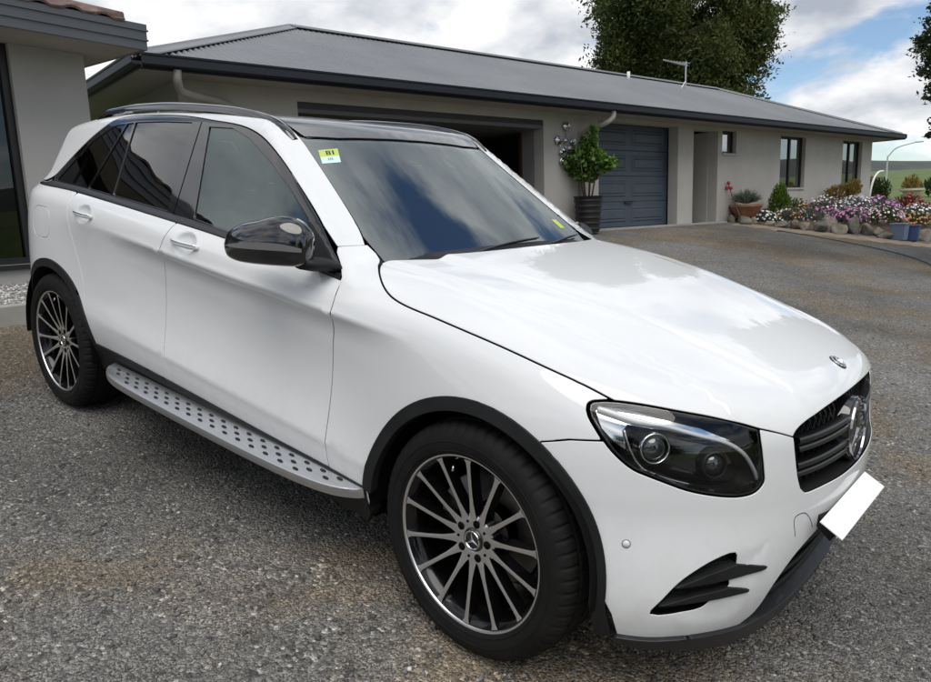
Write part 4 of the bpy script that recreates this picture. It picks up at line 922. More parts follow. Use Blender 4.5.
# ---------------------------------------------------------------- the ground: a sloping gravel drive rising to the house
HA = R(79.70491479)                                     # the house front runs along this direction; (s, d) = along, away from the camera foot
HX, HY = np.array([math.cos(HA), math.sin(HA)]), np.array([-math.sin(HA), math.cos(HA)])
FOOT = np.array([1.34483, -2.43561])
def sd_of(x, y): qx, qy = x-FOOT[0], y-FOOT[1]; return qx*HX[0]+qy*HX[1], qx*HY[0]+qy*HY[1]
def xy_of(s, d): return FOOT[0]+s*HX[0]+d*HY[0], FOOT[1]+s*HX[1]+d*HY[1]
def terr(x, y):
    s, d = sd_of(x, y)
    pl = lambda dd: -.1776+.1240*dd-.0188*np.clip(s, -20, 60)
    dc = np.clip(d, -14, 9.6)
    z = pl(dc)+sstep(4.0, 9.5, d)*(.90-pl(9.6))
    z = np.where(d > 9.6, .90, z)
    far = sstep(24, 40, s); rr = np.hypot(s, d)
    z = z*(1-far)+far*(.75+.040*np.clip(rr-40, 0, 230))
    back = sstep(16, 40, d)*(1-far); z = z+back*.02*np.clip(d-16, 0, 200)
    return z
# ---------------------------------------------------------------- ground meshes and gravel
def gravel_mat():
    m = mat('driveway_gravel', (.1, .1, .1), .88, spec=.35); t = m.node_tree; b = t.nodes['Principled BSDF']; L = t.links.new
    tc = nn(t, 'ShaderNodeTexCoord'); P = tc.outputs['Object']
    def vor(scale, feat='F1'):
        v = nn(t, 'ShaderNodeTexVoronoi'); v.feature = feat; v.inputs['Scale'].default_value = scale; L(P, v.inputs['Vector']); return v
    def noise(scale, det=6, rough=.6):
        n = nn(t, 'ShaderNodeTexNoise'); n.inputs['Scale'].default_value = scale; n.inputs['Detail'].default_value = det; n.inputs['Roughness'].default_value = rough; L(P, n.inputs['Vector']); return n
    v1, v2 = vor(80), vor(170)
    sep = nn(t, 'ShaderNodeSeparateColor'); L(v1.outputs['Color'], sep.inputs[0]); sep2 = nn(t, 'ShaderNodeSeparateColor'); L(v2.outputs['Color'], sep2.inputs[0])
    r1 = nn(t, 'ShaderNodeValToRGB'); e = r1.color_ramp.elements; e[0].position = 0; e[0].color = (.055, .054, .053, 1); e[1].position = 1; e[1].color = (.46, .45, .43, 1)
    for p, c in ((.40, (.105, .103, .100, 1)), (.72, (.165, .161, .155, 1)), (.93, (.26, .253, .24, 1))):
        q = e.new(p); q.color = c
    L(sep.outputs[0], r1.inputs[0])
    r2 = nn(t, 'ShaderNodeValToRGB'); e = r2.color_ramp.elements; e[0].color = (.060, .059, .058, 1); e[1].color = (.30, .29, .275, 1); q = e.new(.6); q.color = (.14, .137, .132, 1); L(sep2.outputs[1], r2.inputs[0])
    n0 = noise(9, 5); mixa = nn(t, 'ShaderNodeMix', data_type='RGBA'); rr = nn(t, 'ShaderNodeMapRange'); rr.inputs[1].default_value = .42; rr.inputs[2].default_value = .58; L(n0.outputs['Fac'], rr.inputs[0]); L(rr.outputs[0], mixa.inputs[0]); L(r1.outputs[0], mixa.inputs[6]); L(r2.outputs[0], mixa.inputs[7])
    # dusty worn patches and brown earth
    n1 = noise(.55, 8, .62); c1 = nn(t, 'ShaderNodeMapRange'); c1.inputs[1].default_value = .46; c1.inputs[2].default_value = .60; c1.inputs[4].default_value = .95; c1.interpolation_type = 'SMOOTHSTEP'; L(n1.outputs['Fac'], c1.inputs[0])
    mixb = nn(t, 'ShaderNodeMix', data_type='RGBA'); L(c1.outputs[0], mixb.inputs[0]); L(mixa.outputs[2], mixb.inputs[6])
    dm = nn(t, 'ShaderNodeMix', data_type='RGBA', blend_type='MULTIPLY'); dm.inputs[0].default_value = 1; L(mixa.outputs[2], dm.inputs[6]); dm.inputs[7].default_value = (1.12, .93, .70, 1)
    L(dm.outputs[2], mixb.inputs[7])
    n2 = noise(.38, 8, .6); c2 = nn(t, 'ShaderNodeMapRange'); c2.inputs[1].default_value = .35; c2.inputs[2].default_value = .65; c2.inputs[3].default_value = .85; c2.inputs[4].default_value = 1.95; L(n2.outputs['Fac'], c2.inputs[0])
    mixc = nn(t, 'ShaderNodeMix', data_type='RGBA', blend_type='MULTIPLY'); mixc.inputs[0].default_value = 1; L(mixb.outputs[2], mixc.inputs[6]); L(c2.outputs[0], mixc.inputs[7])
    warm = nn(t, 'ShaderNodeMix', data_type='RGBA', blend_type='MULTIPLY'); warm.inputs[0].default_value = 1; L(mixc.outputs[2], warm.inputs[6]); warm.inputs[7].default_value = (1.0, .995, .97, 1)
    L(warm.outputs[2], b.inputs['Base Color'])
    # relief: chips stand proud by different heights
    h1 = nn(t, 'ShaderNodeMath', operation='MULTIPLY_ADD'); L(v1.outputs['Distance'], h1.inputs[0]); h1.inputs[1].default_value = -.9; L(sep.outputs[1], h1.inputs[2])
    h2 = nn(t, 'ShaderNodeMath', operation='MULTIPLY_ADD'); L(v2.outputs['Distance'], h2.inputs[0]); h2.inputs[1].default_value = -.5; L(h1.outputs[0], h2.inputs[2])
    bp = nn(t, 'ShaderNodeBump'); bp.inputs['Strength'].default_value = 1.0; bp.inputs['Distance'].default_value = .016; L(h2.outputs[0], bp.inputs['Height']); L(bp.outputs[0], b.inputs['Normal'])
    return m
GRAVEL = gravel_mat()
GRASS = noisy('grass_field', (.055, .095, .018), (.13, .17, .045), .35, .9, .5, 6, lo=.3, hi=.7, bdist=.1)
def ticks(*seg):
    o = []
    for a, b, st in seg: o += list(np.arange(a, b-1e-6, st))
    return np.array(o+[seg[-1][1]])
ST_ = ticks((-90, -12, 6), (-12, 27, .5), (27, 60, 1.5), (60, 420, 9)); DT_ = ticks((-90, -10, 5), (-10, 11, .5), (11, 40, 1.5), (40, 420, 10))
SS, DD_ = np.meshgrid(ST_, DT_, indexing='ij'); GX, GY = xy_of(SS, DD_); GZ = terr(GX, GY)
idx = np.arange(SS.size).reshape(SS.shape)
F = np.stack([idx[:-1, :-1], idx[1:, :-1], idx[1:, 1:], idx[:-1, 1:]], -1).reshape(-1, 4)
sc_, dc_ = SS[:-1, :-1].ravel(), DD_[:-1, :-1].ravel()
drive = (sc_ >= -12)&(sc_ < 27)&(dc_ < 10)&(dc_ >= -10)
P = np.stack([GX, GY, GZ], -1).reshape(-1, 3)
for nm, k, mt in (('driveway', drive, GRAVEL), ('field', ~drive, GRASS)):
    u, inv = np.unique(F[k], return_inverse=True); o = pmesh(nm, P[u].tolist(), inv.reshape(-1, 4).tolist(), mt, smooth=True); tag(o, kind='structure')
# loose stones, dense near the camera
def pebbles(n, rmin, rmax, pw, name, cols, smin, smax, seed):
    g = np.random.default_rng(seed); out = []
    r = np.exp(g.uniform(math.log(rmin), math.log(rmax), n)); a = g.uniform(R(72), R(190), n)
    x, y = FOOT[0]+r*np.cos(a), FOOT[1]+r*np.sin(a); s, d = sd_of(x, y)
    k = (d < 9.3)&(s < 19)&~((s > 16)&(d > 7.5-(s-17)*.5)); x, y = x[k], y[k]; n = len(x)
    # clustered: keep more stones where a slow wave is high
    w = .5+.5*np.sin(x*2.1+np.sin(y*1.7)*1.3)*np.sin(y*2.6+np.sin(x*1.1)*1.6); k = g.random(n) < .25+.75*w; x, y = x[k], y[k]; n = len(x)
    z = terr(x, y); sz = smin*(smax/smin)**(g.random(n)**pw)
    base = np.array([(1, 0, 0), (-1, 0, 0), (0, 1, 0), (0, -1, 0), (0, 0, 1), (0, 0, -1)], float)
    V = base[None]*(1+g.uniform(-.35, .35, (n, 6, 1))); V[:, :, :] += g.uniform(-.25, .25, (n, 6, 3)); V[:, :, 2] *= .6
    th = g.uniform(0, 6.28, n); c, s_ = np.cos(th)[:, None], np.sin(th)[:, None]; X = V[:, :, 0]*c-V[:, :, 1]*s_; Y = V[:, :, 0]*s_+V[:, :, 1]*c
    V = np.stack([X, Y, V[:, :, 2]], -1)*sz[:, None, None]; V += np.stack([x, y, z+sz*.18], -1)[:, None, :]
    tri = np.array([(0, 2, 4), (2, 1, 4), (1, 3, 4), (3, 0, 4), (2, 0, 5), (1, 2, 5), (3, 1, 5), (0, 3, 5)])
    F = (tri[None]+(np.arange(n)*6)[:, None, None]).reshape(-1, 3)
    me = bpy.data.meshes.new(name); me.vertices.add(n*6); me.vertices.foreach_set('co', V.reshape(-1)); me.loops.add(len(F)*3); me.loops.foreach_set('vertex_index', F.reshape(-1).astype(np.int32)); me.polygons.add(len(F)); me.polygons.foreach_set('loop_start', np.arange(0, len(F)*3, 3, dtype=np.int32)); me.polygons.foreach_set('loop_total', np.full(len(F), 3, np.int32))
    ci = np.repeat(g.choice(len(cols), n, p=[c_[1] for c_ in cols]), 8).astype(np.int32); me.polygons.foreach_set('material_index', ci); me.update(calc_edges=True); me.validate()
    for c_, _ in cols: me.materials.append(c_)
    o = bpy.data.objects.new(name, me); COL.objects.link(o); return o
ST1, ST2, ST3, ST4 = mat('stone_dark', (.075, .074, .073), .85), mat('stone_mid', (.17, .166, .16), .85), mat('stone_pale', (.30, .292, .28), .85), mat('stone_white', (.62, .60, .57), .8)
pb = pebbles(52000, 1.6, 12, 2.6, 'loose_stones', [(ST1, .42), (ST2, .45), (ST3, .12), (ST4, .01)], .003, .0125, 3)
tag(pb, 'loose grey stone chips scattered over the driveway', 'gravel', kind='stuff')
# larger pale stones one can pick out, mostly on the left of the car
# ---------------------------------------------------------------- the grey house
HOUSE = empty('grey_house', (FOOT[0], FOOT[1], 0), HA); tag(HOUSE, 'long grey rendered house with corrugated metal hip roof behind the car', 'house')
RENDER = noisy('grey_render', (.42, .402, .372), (.475, .456, .425), 1.6, .9, .25, 260, bdist=.003)
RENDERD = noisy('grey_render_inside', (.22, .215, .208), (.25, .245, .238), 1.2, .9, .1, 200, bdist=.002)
SOFF = noisy('soffit_board', (.33, .31, .27), (.37, .35, .31), 2, .85)
GUTT = mat('gutter_ironstone', (.016, .019, .026), .5, 0, 0, .3)
ROOFM = noisy('corrugated_steel', (.15, .157, .165), (.19, .197, .205), .5, .45, metal=.0, coat=.15, rough2=.55)
ALUF = mat('dark_aluminium', (.018, .018, .02), .4, .3)
WPANE = glass('house_glass', (.06, .065, .07), 4.5)
DOORB = noisy('blue_grey_steel', (.062, .080, .112), (.070, .090, .124), 3, .5, .3, 180, bdist=.002)
CONC = noisy('concrete', (.30, .29, .27), (.38, .37, .34), 3, .9, .3, 90, bdist=.004)
ZB, ZS = .80, 3.10; W0, W1 = 9.65, 9.90
def hb(lo, hi, name, mt, bevel=0, parent=HOUSE): return MB().box(lo, hi).build(name, mt, parent, bevel=bevel)
wall = MB()
for lo, hi in (((3.35, W0, ZB), (5.0, W1, ZS)), ((5.0, W0, 2.95), (9.95, W1, ZS)), ((9.95, W0, ZB), (11.5, W1, ZS)), ((11.5, W0, 3.03), (14.2, W1, ZS)), ((14.2, W0, ZB), (14.79, W1, ZS)), ((14.79, W0, 3.0), (15.8, W1, ZS)),
               ((15.8, W0, ZB), (15.98, W1, ZS)), ((15.98, W0, ZB), (16.6, W1, 2.51)), ((15.98, W0, 3.03), (16.6, W1, ZS)), ((16.6, W0, ZB), (18.76, W1, ZS)), ((18.76, W0, ZB), (20.13, W1, 1.69)), ((18.76, W0, 3.02), (20.13, W1, ZS)), ((20.13, W0, ZB), (22.42, W1, ZS)), ((22.42, W0, ZB), (23.74, W1, 1.71)), ((22.42, W0, 3.03), (23.74, W1, ZS)), ((23.74, W0, ZB), (24.45, W1, ZS))):
    wall.box(lo, hi)
wall.build('front_wall', RENDER, HOUSE)
hb((3.35, W1, ZB), (3.6, 17, ZS), 'end_wall', RENDER); hb((24.2, W1, ZB), (24.45, 17, ZS), 'end_wall', RENDER); hb((3.6, 16.8, ZB), (24.2, 17, ZS), 'rear_wall', RENDER)
hb((3.6, W1, .84), (24.2, 16.8, .90), 'floor_slab', CONC); hb((11.2, 9.42, .80), (15.9, W0-.002, .915), 'door_step', CONC)
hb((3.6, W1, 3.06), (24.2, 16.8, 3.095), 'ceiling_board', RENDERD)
# open double garage
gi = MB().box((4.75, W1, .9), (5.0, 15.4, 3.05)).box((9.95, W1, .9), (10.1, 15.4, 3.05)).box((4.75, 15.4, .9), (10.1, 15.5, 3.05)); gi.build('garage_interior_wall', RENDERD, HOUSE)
hb((5.0, W0+.03, 2.80), (9.93, 12.2, 2.86), 'open_tilt_door', mat('tilt_door_grey', (.12, .125, .13), .6))
hb((5.0, W0+.02, 2.86), (9.95, W0+.10, 2.95), 'door_head_rail', mat('rail_dark', (.03, .03, .032), .5))
pf = hb((9.90, 10.22, 1.88), (9.95, 12.1, 2.78), 'wall_panel', mat('brown_timber_frame', (.045, .022, .014), .5)); MB().box((9.893, 10.27, 1.93), (9.90, 12.05, 2.73)).build('dark_panel', mat('panel_black', (.006, .006, .007), .35), pf)
sh_ = MB()
for zz in (1.3, 1.75):
    sh_.box((9.55, 12.4, zz), (9.95, 15.2, zz+.03))
sh_.build('garage_shelf', mat('shelf_timber', (.16, .11, .07), .7), HOUSE)
# recess beside the door
hb((14.79, W1, .85), (14.80+.03, 11.1, 3.0), 'recess_wall', RENDER); hb((15.77, W1, .85), (15.80, 11.1, 3.0), 'recess_wall', RENDER); hb((14.83, 11.05, .85), (15.77, 11.12, 3.0), 'recess_wall', RENDER)
# sectional garage door: four sections, two raised fields each
GD = empty('garage_door', parent=HOUSE); d0 = 9.96; x0, x1 = 11.45, 14.25
hb((x0, d0+.03, .9), (x1, d0+.06, 3.04), 'door_backing', DOORB, parent=GD)
for i in range(4):
    za, zb = .915+i*.532, .915+(i+1)*.532-.008
    sec = MB().box((x0, d0, za), (x1, d0+.03, zb)).build('door_section', DOORB, GD, bevel=.006)
    for j in range(2):
        xa = 11.62+j*1.33; xb = xa+1.14; zc, zd = za+.10, zb-.10
        m = MB(); e1, e2, e3 = .0, .035, .06
        def rg_(e, y): return [(xa+e, y, zc+e), (xb-e, y, zc+e), (xb-e, y, zd-e), (xa+e, y, zd-e)]
        V = rg_(0, d0-.001)+rg_(.02, d0-.016)+rg_(.045, d0-.016)+rg_(.06, d0-.006)+rg_(.085, d0-.02)
        m.add(V, [(k*4+q, k*4+(q+1) % 4, (k+1)*4+(q+1) % 4, (k+1)*4+q) for k in range(4) for q in range(4)]+[(16, 17, 18, 19)])
        m.build('raised_field', DOORB, sec)
hb((12.7, d0-.05, 1.40), (12.95, d0-.02, 1.44), 'door_handle', SATIN, parent=GD)
# windows
def house_window(a, b, z0, z1, mull):
    w = empty('window', parent=HOUSE); m = MB(); d = W0+.10
    for lo, hi in (((a, d, z0), (b, d+.06, z0+.05)), ((a, d, z1-.05), (b, d+.06, z1)), ((a, d, z0+.05), (a+.05, d+.06, z1-.05)), ((b-.05, d, z0+.05), (b, d+.06, z1-.05))): m.box(lo, hi)
    if mull: m.box(((a+b)/2-.03, d-.01, z0+.05), ((a+b)/2+.03, d+.05, z1-.05))
    m.build('window_frame', ALUF, w)
    ed = [a+.05, (a+b)/2-.03, (a+b)/2+.03, b-.05] if mull else [a+.05, b-.05]
    for i in range(0, len(ed), 2): MB().box((ed[i], d+.025, z0+.05), (ed[i+1], d+.031, z1-.05)).build('window_pane', WPANE, w)
    MB().box((a, d+.07, z0), (b, d+.09, z1)).build('window_blind', mat('blind_dark', (.05, .05, .055), .8) if 'blind_dark' not in bpy.data.materials else bpy.data.materials['blind_dark'], w)
    MB().box((a-.0, W0-.03, z0-.05), (b, W0+.10, z0-.002)).build('window_sill', RENDER, w)
house_window(15.98, 16.6, 2.51, 3.03, False); house_window(18.76, 20.13, 1.69, 3.02, True); house_window(22.42, 23.74, 1.71, 3.03, True)
# eaves: soffit, fascia, gutter on three sides
EL, ER, EF, EB = 2.73, 25.02, 9.05, 17.6
hb((EL+.05, EF+.05, 3.10), (ER-.05, W0+.2, 3.118), 'soffit', SOFF); hb((EL+.05, W0+.2, 3.10), (3.6, EB-.05, 3.118), 'soffit', SOFF); hb((24.2, W0+.2, 3.10), (ER-.05, EB-.05, 3.118), 'soffit', SOFF)
def gutter_run(p0, p1, out, parent=HOUSE, mt=GUTT, zt=3.24, name='gutter', sc=1.):
    p0, p1, out = Vector((*p0, 0)), Vector((*p1, 0)), Vector((*out, 0))
    prof = [(0, -.15), (-.0, -.165), (.012, -.165), (.012, -.14), (.03, -.135), (.10, -.135), (.118, -.12), (.118, -.045), (.108, -.038), (.108, -.03), (.118, -.022), (.120, 0), (.108, 0), (.106, -.1), (0, -.1)]
    V = []
    for p in (p0, p1):
        for a, b in prof: V.append(p+out*(a*sc)+Vector((0, 0, zt+b*sc)))
    k = len(prof); return MB().add(V, [(j, (j+1) % k, k+(j+1) % k, k+j) for j in range(k)]+[tuple(range(k)), tuple(range(k, 2*k))]).build(name, mt, parent)
gutter_run((EL, EF), (ER, EF), (0, -1)); gutter_run((EL, EF-.12), (EL, EB), (-1, 0)); gutter_run((ER, EF-.12), (ER, EB), (1, 0))
# corrugated roof slopes with hips
RZ0, RZ1, RS0, RS1, RD = 3.23, 4.83, 6.68, 21.07, 13.0
def corrugated(name, e0, e1, r0, r1, parent, pitch=.0762*1.5, amp=.015):
    """slope between eave e0-e1 and ridge r0-r1 (r0==r1 for a hip end); ribs run up the slope"""
    e0, e1, r0, r1 = map(Vector, (e0, e1, r0, r1)); L = (e1-e0).length; u = (e1-e0).normalized()
    h0 = (r0-e0); ru0, ru1 = h0.dot(u), (r1-e0).dot(u); up = (r0-u*ru0)-e0; n = u.cross(up).normalized(); n = n if n.z > 0 else -n
    cnt = int(L/pitch); V = []; F = []
    for i in range(cnt*6+1):
        a = L*i/(cnt*6); t = 1.0
        if a < ru0: t = a/ru0
        elif a > ru1: t = (L-a)/(L-ru1)
        w = n*(amp*math.sin(2*math.pi*i/6)); base = e0+u*a
        V += [base+w, base+up*t+w]
    F = [(2*i, 2*i+2, 2*i+3, 2*i+1) for i in range(cnt*6)]
    o = MB().add(V, F).build(name, ROOFM, parent, smooth=True); return o
ROOF = empty('roof', parent=HOUSE)
corrugated('roof_slope', (EL, EF-.05, RZ0-.02), (ER, EF-.05, RZ0-.02), (RS0, RD, RZ1), (RS1, RD, RZ1), ROOF)
corrugated('roof_slope', (EL-.05, EB-.7, RZ0-.02), (EL-.05, EF, RZ0-.02), (RS0, RD, RZ1), (RS0, RD, RZ1), ROOF)
corrugated('roof_slope', (ER+.05, EF, RZ0-.02), (ER+.05, EB-.7, RZ0-.02), (RS1, RD, RZ1), (RS1, RD, RZ1), ROOF)
corrugated('roof_slope', (ER, EB-.6, RZ0-.02), (EL, EB-.6, RZ0-.02), (RS1, RD, RZ1), (RS0, RD, RZ1), ROOF)
def cap(p, q, name='hip_cap'):
    p, q = Vector(p), Vector(q); t = (q-p).normalized(); sd_ = t.cross(Vector((0, 0, 1))).normalized(); up = sd_.cross(t)
    prof = [(-.16, -.035), (-.155, -.02), (-.045, .018), (-.025, .042), (.025, .042), (.045, .018), (.155, -.02), (.16, -.035)]
    V = [pp+sd_*a+up*b for pp in (p, q) for a, b in prof]; k = len(prof)
    return MB().add(V, [(j, j+1, k+j+1, k+j) for j in range(k-1)]).build(name, ROOFM, ROOF)
cap((RS0, RD, RZ1+.02), (RS1, RD, RZ1+.02), 'ridge_cap')
for a, b in (((EL, EF, RZ0), (RS0, RD, RZ1)), ((ER, EF, RZ0), (RS1, RD, RZ1)), ((EL, EB-.65, RZ0), (RS0, RD, RZ1)), ((ER, EB-.65, RZ0), (RS1, RD, RZ1))): cap(Vector(a)+Vector((0, 0, .02)), Vector(b)+Vector((0, 0, .02)))
def at_roof(s, d): return RZ0+(RZ1-RZ0)*(d-EF)/(RD-EF)
vp = (15.85, 12.3); MB().tube([(vp[0], vp[1], at_roof(*vp)-.05), (vp[0], vp[1], at_roof(*vp)+.22)], .04, 14).build('roof_vent_pipe', mat('pvc_white', (.7, .7, .68), .5), HOUSE, smooth=True)
ap = (18.4, 12.3); za = at_roof(*ap); ae = MB().tube([(ap[0], ap[1], za-.05), (ap[0], ap[1], za+.72)], .02, 8).tube([(ap[0]-1.05, ap[1], za+.66), (ap[0]+.08, ap[1], za+.62)], .018, 6)
for k in range(9): ae.tube([(ap[0]-1.0+.12*k, ap[1]-.02-.018*k, za+.655), (ap[0]-1.0+.12*k, ap[1]+.02+.018*k, za+.655)], .008, 5)
ae.tube([(ap[0]-.2, ap[1], za), (ap[0], ap[1], za+.2)], .012, 5); ae.build('tv_aerial', mat('aerial_aluminium', (.5, .5, .5), .4, .8), HOUSE)
PIPE = mat('downpipe_cream', (.34, .325, .29), .5)
dp = MB().tube(spline([(11.18, 9.02, 3.12), (11.16, 9.02, 2.99), (11.08, 9.10, 2.90), (10.98, 9.45, 2.80), (10.95, 9.56, 2.72), (10.95, 9.58, 2.5), (10.95, 9.58, .95)], 5), .05, 14).build('downpipe', PIPE, HOUSE, smooth=True)
MB().tube(spline([(3.15, 9.02, 3.10), (3.15, 9.05, 2.98), (3.25, 9.2, 2.88), (3.9, 9.55, 2.84), (4.05, 9.57, 2.75), (4.05, 9.58, 1.0)], 5), .05, 12).build('downpipe', PIPE, HOUSE, smooth=True)
# ---------------------------------------------------------------- tiled building on the left
LA = R(94.6); LB = empty('tiled_building', (-6.4, -.06, 0), LA); tag(LB, 'rendered building with red clay tile roof and grey fascia at the left edge', 'building')
def lb(lo, hi, name, mt, bevel=0, parent=LB): return MB().box(lo, hi).build(name, mt, parent, bevel=bevel)
RENDL = noisy('pale_render', (.37, .36, .345), (.41, .40, .385), 1.3, .9, .2, 240, bdist=.003)
lb((.36, 0, .4), (1.06, .25, 3.02), 'wall', RENDL); lb((-7, 0, .4), (-3.2, .25, 3.02), 'wall', RENDL); lb((-3.2, 0, .4), (.36, .25, .98), 'wall', RENDL)
lb((.81, .25, .4), (1.06, 6, 3.02), 'wall', RENDL); lb((-7, 5.75, .4), (.81, 6, 3.02), 'wall', RENDL); lb((-7, .25, .4), (-6.75, 5.75, 3.02), 'wall', RENDL)
wn = empty('window', parent=LB); m = MB()
for lo, hi in (((-3.2, .05, .98), (.36, .13, 1.04)), ((-3.2, .05, 2.96), (.36, .13, 3.02)), ((.29, .05, 1.04), (.36, .13, 2.96)), ((-3.2, .05, 1.04), (-3.13, .13, 2.96)), ((-1.45, .05, 1.04), (-1.38, .13, 2.96))): m.box(lo, hi)
m.build('window_frame', ALUF, wn)
for a, b in ((-3.13, -1.45), (-1.38, .29)): MB().box((a, .085, 1.04), (b, .092, 2.96)).build('window_pane', glass('dark_house_glass', (.05, .05, .055), 1.6) if 'dark_house_glass' not in bpy.data.materials else bpy.data.materials['dark_house_glass'], wn)
MB().box((-3.25, -.04, .93), (.40, .05, .978)).build('window_sill', ALUF, wn)
MB().box((-3.2, .6, 1.0), (.4, .62, 1.75)).build('curtain', mat('maroon_curtain', (.10, .02, .02), .9), wn); lb((-6.7, .26, .85), (.8, 5.7, .9), 'floor_slab', CONC)
lb((-6.7, .3, 3.0), (.8, 5.7, 3.015), 'ceiling_board', RENDERD)
FAS = mat('fascia_grey', (.075, .084, .095), .4, 0, .2)
lb((-7.6, -.58, 3.022), (1.38, 6.6, 3.04), 'soffit', SOFF)
f = MB()
for z0, z1, o in ((3.02, 3.105, 0), (3.105, 3.118, .014), (3.118, 3.195, .004), (3.195, 3.208, .018), (3.208, 3.262, .008)):
    f.box((-7.6, -.60-o, z0), (1.40+o, -.56, z1)); f.box((1.36, -.56, z0), (1.40+o, 6.6, z1))
f.build('gutter_fascia', FAS, LB)
# clay tile roof: each tile of the visible lower courses is its own piece
TILE = [noisy('clay_tile_%d' % i, c1, c2, 9, .85, .5, 60, bdist=.004) for i, (c1, c2) in enumerate((((.10, .062, .050), (.20, .135, .11)), ((.07, .048, .042), (.15, .10, .085)), ((.14, .09, .07), (.25, .18, .145))))]
LR = empty('tile_roof', parent=LB)
def tile_proto(mt):
    V = []; n = 9; w, l = .30, .40
    for y in (0, l):
        for t in (0, -.022):
            for i in range(n):
                x = w*i/(n-1); h = .030*max(0, math.sin(math.pi*(x/w*1.6)))*(1 if x/w < .625 else 0)+.006*(x/w > .9); V.append((x, y, h+t))
    F = [(i, i+1, 2*n+i+1, 2*n+i) for i in range(n-1)]+[(n+i, 3*n+i, 3*n+i+1, n+i+1) for i in range(n-1)]+[(i, n+i, n+i+1, i+1) for i in range(n-1)]+[(2*n+i, 2*n+i+1, 3*n+i+1, 3*n+i) for i in range(n-1)]
    me = bpy.data.meshes.new('roof_tile'); me.from_pydata(V, [], F); me.materials.append(mt); me.update(); return me
TM = [tile_proto(t) for t in TILE]; sl_ = R(22); cnt = 0
for row in range(5):
    n0 = -.62+row*.34*math.cos(sl_); zz = 3.262+row*.34*math.sin(sl_)
    for k in range(22):
        t0 = 1.30-.42-row*.33-k*.29+.29
        if t0+.3 > 1.42-row*.32: continue
        o = bpy.data.objects.new('roof_tile', TM[(row*5+k*3+k//2) % 3]); COL.objects.link(o); o.parent = LR; o.location = (t0, n0, zz+.01+random.uniform(-.003, .004)); o.rotation_euler = (sl_-.05+random.uniform(-.02, .02), random.uniform(-.015, .015), random.uniform(-.02, .02))
V = [(-7.6, -.55, 3.255), (1.36, -.55, 3.255), (1.36, 6.6, 3.255), (-7.6, 6.6, 3.255), (-4, 3.0, 4.68), (-2.2, 3.0, 4.68)]
MB().add(V, [(0, 1, 5, 4), (1, 2, 5), (2, 3, 4, 5), (3, 0, 4)]).build('roof_deck', TILE[1], LR)
for k in range(7):
    a = Vector((1.22, -.50, 3.27))+Vector((-3.53, 3.52, 1.42))*(k/9); b = Vector((1.22, -.50, 3.27))+Vector((-3.53, 3.52, 1.42))*((k+1.1)/9)
    MB().tube([a+Vector((0, 0, .02)), b+Vector((0, 0, .0))], [.075, .062], 12).build('hip_tile', TILE[k % 3], LR, smooth=True)
# kerb with pale gravel strip
kerb = MB().box((-7, -1.42, .45), (1.5, -1.30, .735)).build('kerb_edging', CONC, None, bevel=.012); kerb.location = (-6.4, -.06, 0); kerb.rotation_euler = (0, 0, LA); tag(kerb, 'low concrete kerb edging the pale gravel strip at the left', 'kerb')
gs = MB().add([(-7, -1.30, .722), (1.5, -1.30, .722), (1.5, 0, .80), (-7, 0, .80)], [(0, 1, 2, 3)]).build('gravel_strip', noisy('pale_gravel', (.13, .125, .115), (.52, .505, .48), 42, .9, .9, 45, bdist=.03, lo=.38, hi=.60)); gs.location = (-6.4, -.06, 0); gs.rotation_euler = (0, 0, LA); tag(gs, kind='structure')
g = np.random.default_rng(77); n = 2600; V = np.array([(1, 0, 0), (-1, 0, 0), (0, 1, 0), (0, -1, 0), (0, 0, 1), (0, 0, -1)], float)[None]*(1+g.uniform(-.35, .35, (n, 6, 1))); V[:, :, 2] *= .7; tx = g.uniform(-1.4, 1.4, n); ty = g.uniform(-1.29, -.01, n); V = V*g.uniform(.008, .022, n)[:, None, None]+np.stack([tx, ty, .722+.078*(ty+1.3)/1.3+.004], -1)[:, None, :]
tri = np.array([(0, 2, 4), (2, 1, 4), (1, 3, 4), (3, 0, 4), (2, 0, 5), (1, 2, 5), (3, 1, 5), (0, 3, 5)]); pg = pmesh('pale_pebbles', V.reshape(-1, 3).tolist(), (tri[None]+(np.arange(n)*6)[:, None, None]).reshape(-1, 3).tolist(), [ST3, ST4, ST2], mi=np.repeat(g.choice(3, n, p=[.5, .3, .2]), 8).tolist()); pg.location = (-6.4, -.06, 0); pg.rotation_euler = (0, 0, LA); tag(pg, 'pale pebbles in the strip along the left building wall', 'pebbles', kind='stuff')
# ---------------------------------------------------------------- vegetation
def leaf_mat(name, c1, c2, scale=1.5, rough=.55, trans=.35):
    m = bpy.data.materials.new(name); m.use_nodes = True; t = m.node_tree; b = t.nodes['Principled BSDF']; L = t.links.new
    tc = nn(t, 'ShaderNodeTexCoord'); n = nn(t, 'ShaderNodeTexNoise'); n.inputs['Scale'].default_value = scale; n.inputs['Detail'].default_value = 4; L(tc.outputs['Object'], n.inputs['Vector'])
    r = nn(t, 'ShaderNodeValToRGB'); r.color_ramp.elements[0].position = .32; r.color_ramp.elements[1].position = .68; r.color_ramp.elements[0].color = (*c1, 1); r.color_ramp.elements[1].color = (*c2, 1); L(n.outputs['Fac'], r.inputs[0]); L(r.outputs[0], b.inputs['Base Color'])
    b.inputs['Roughness'].default_value = rough; b.inputs['Specular IOR Level'].default_value = .3
    tr = nn(t, 'ShaderNodeBsdfTranslucent'); L(r.outputs[0], tr.inputs[0]); mx = nn(t, 'ShaderNodeMixShader'); mx.inputs[0].default_value = trans; o = t.nodes['Material Output']
    L(b.outputs[0], mx.inputs[1]); L(tr.outputs[0], mx.inputs[2]); L(mx.outputs[0], o.inputs[0]); return m
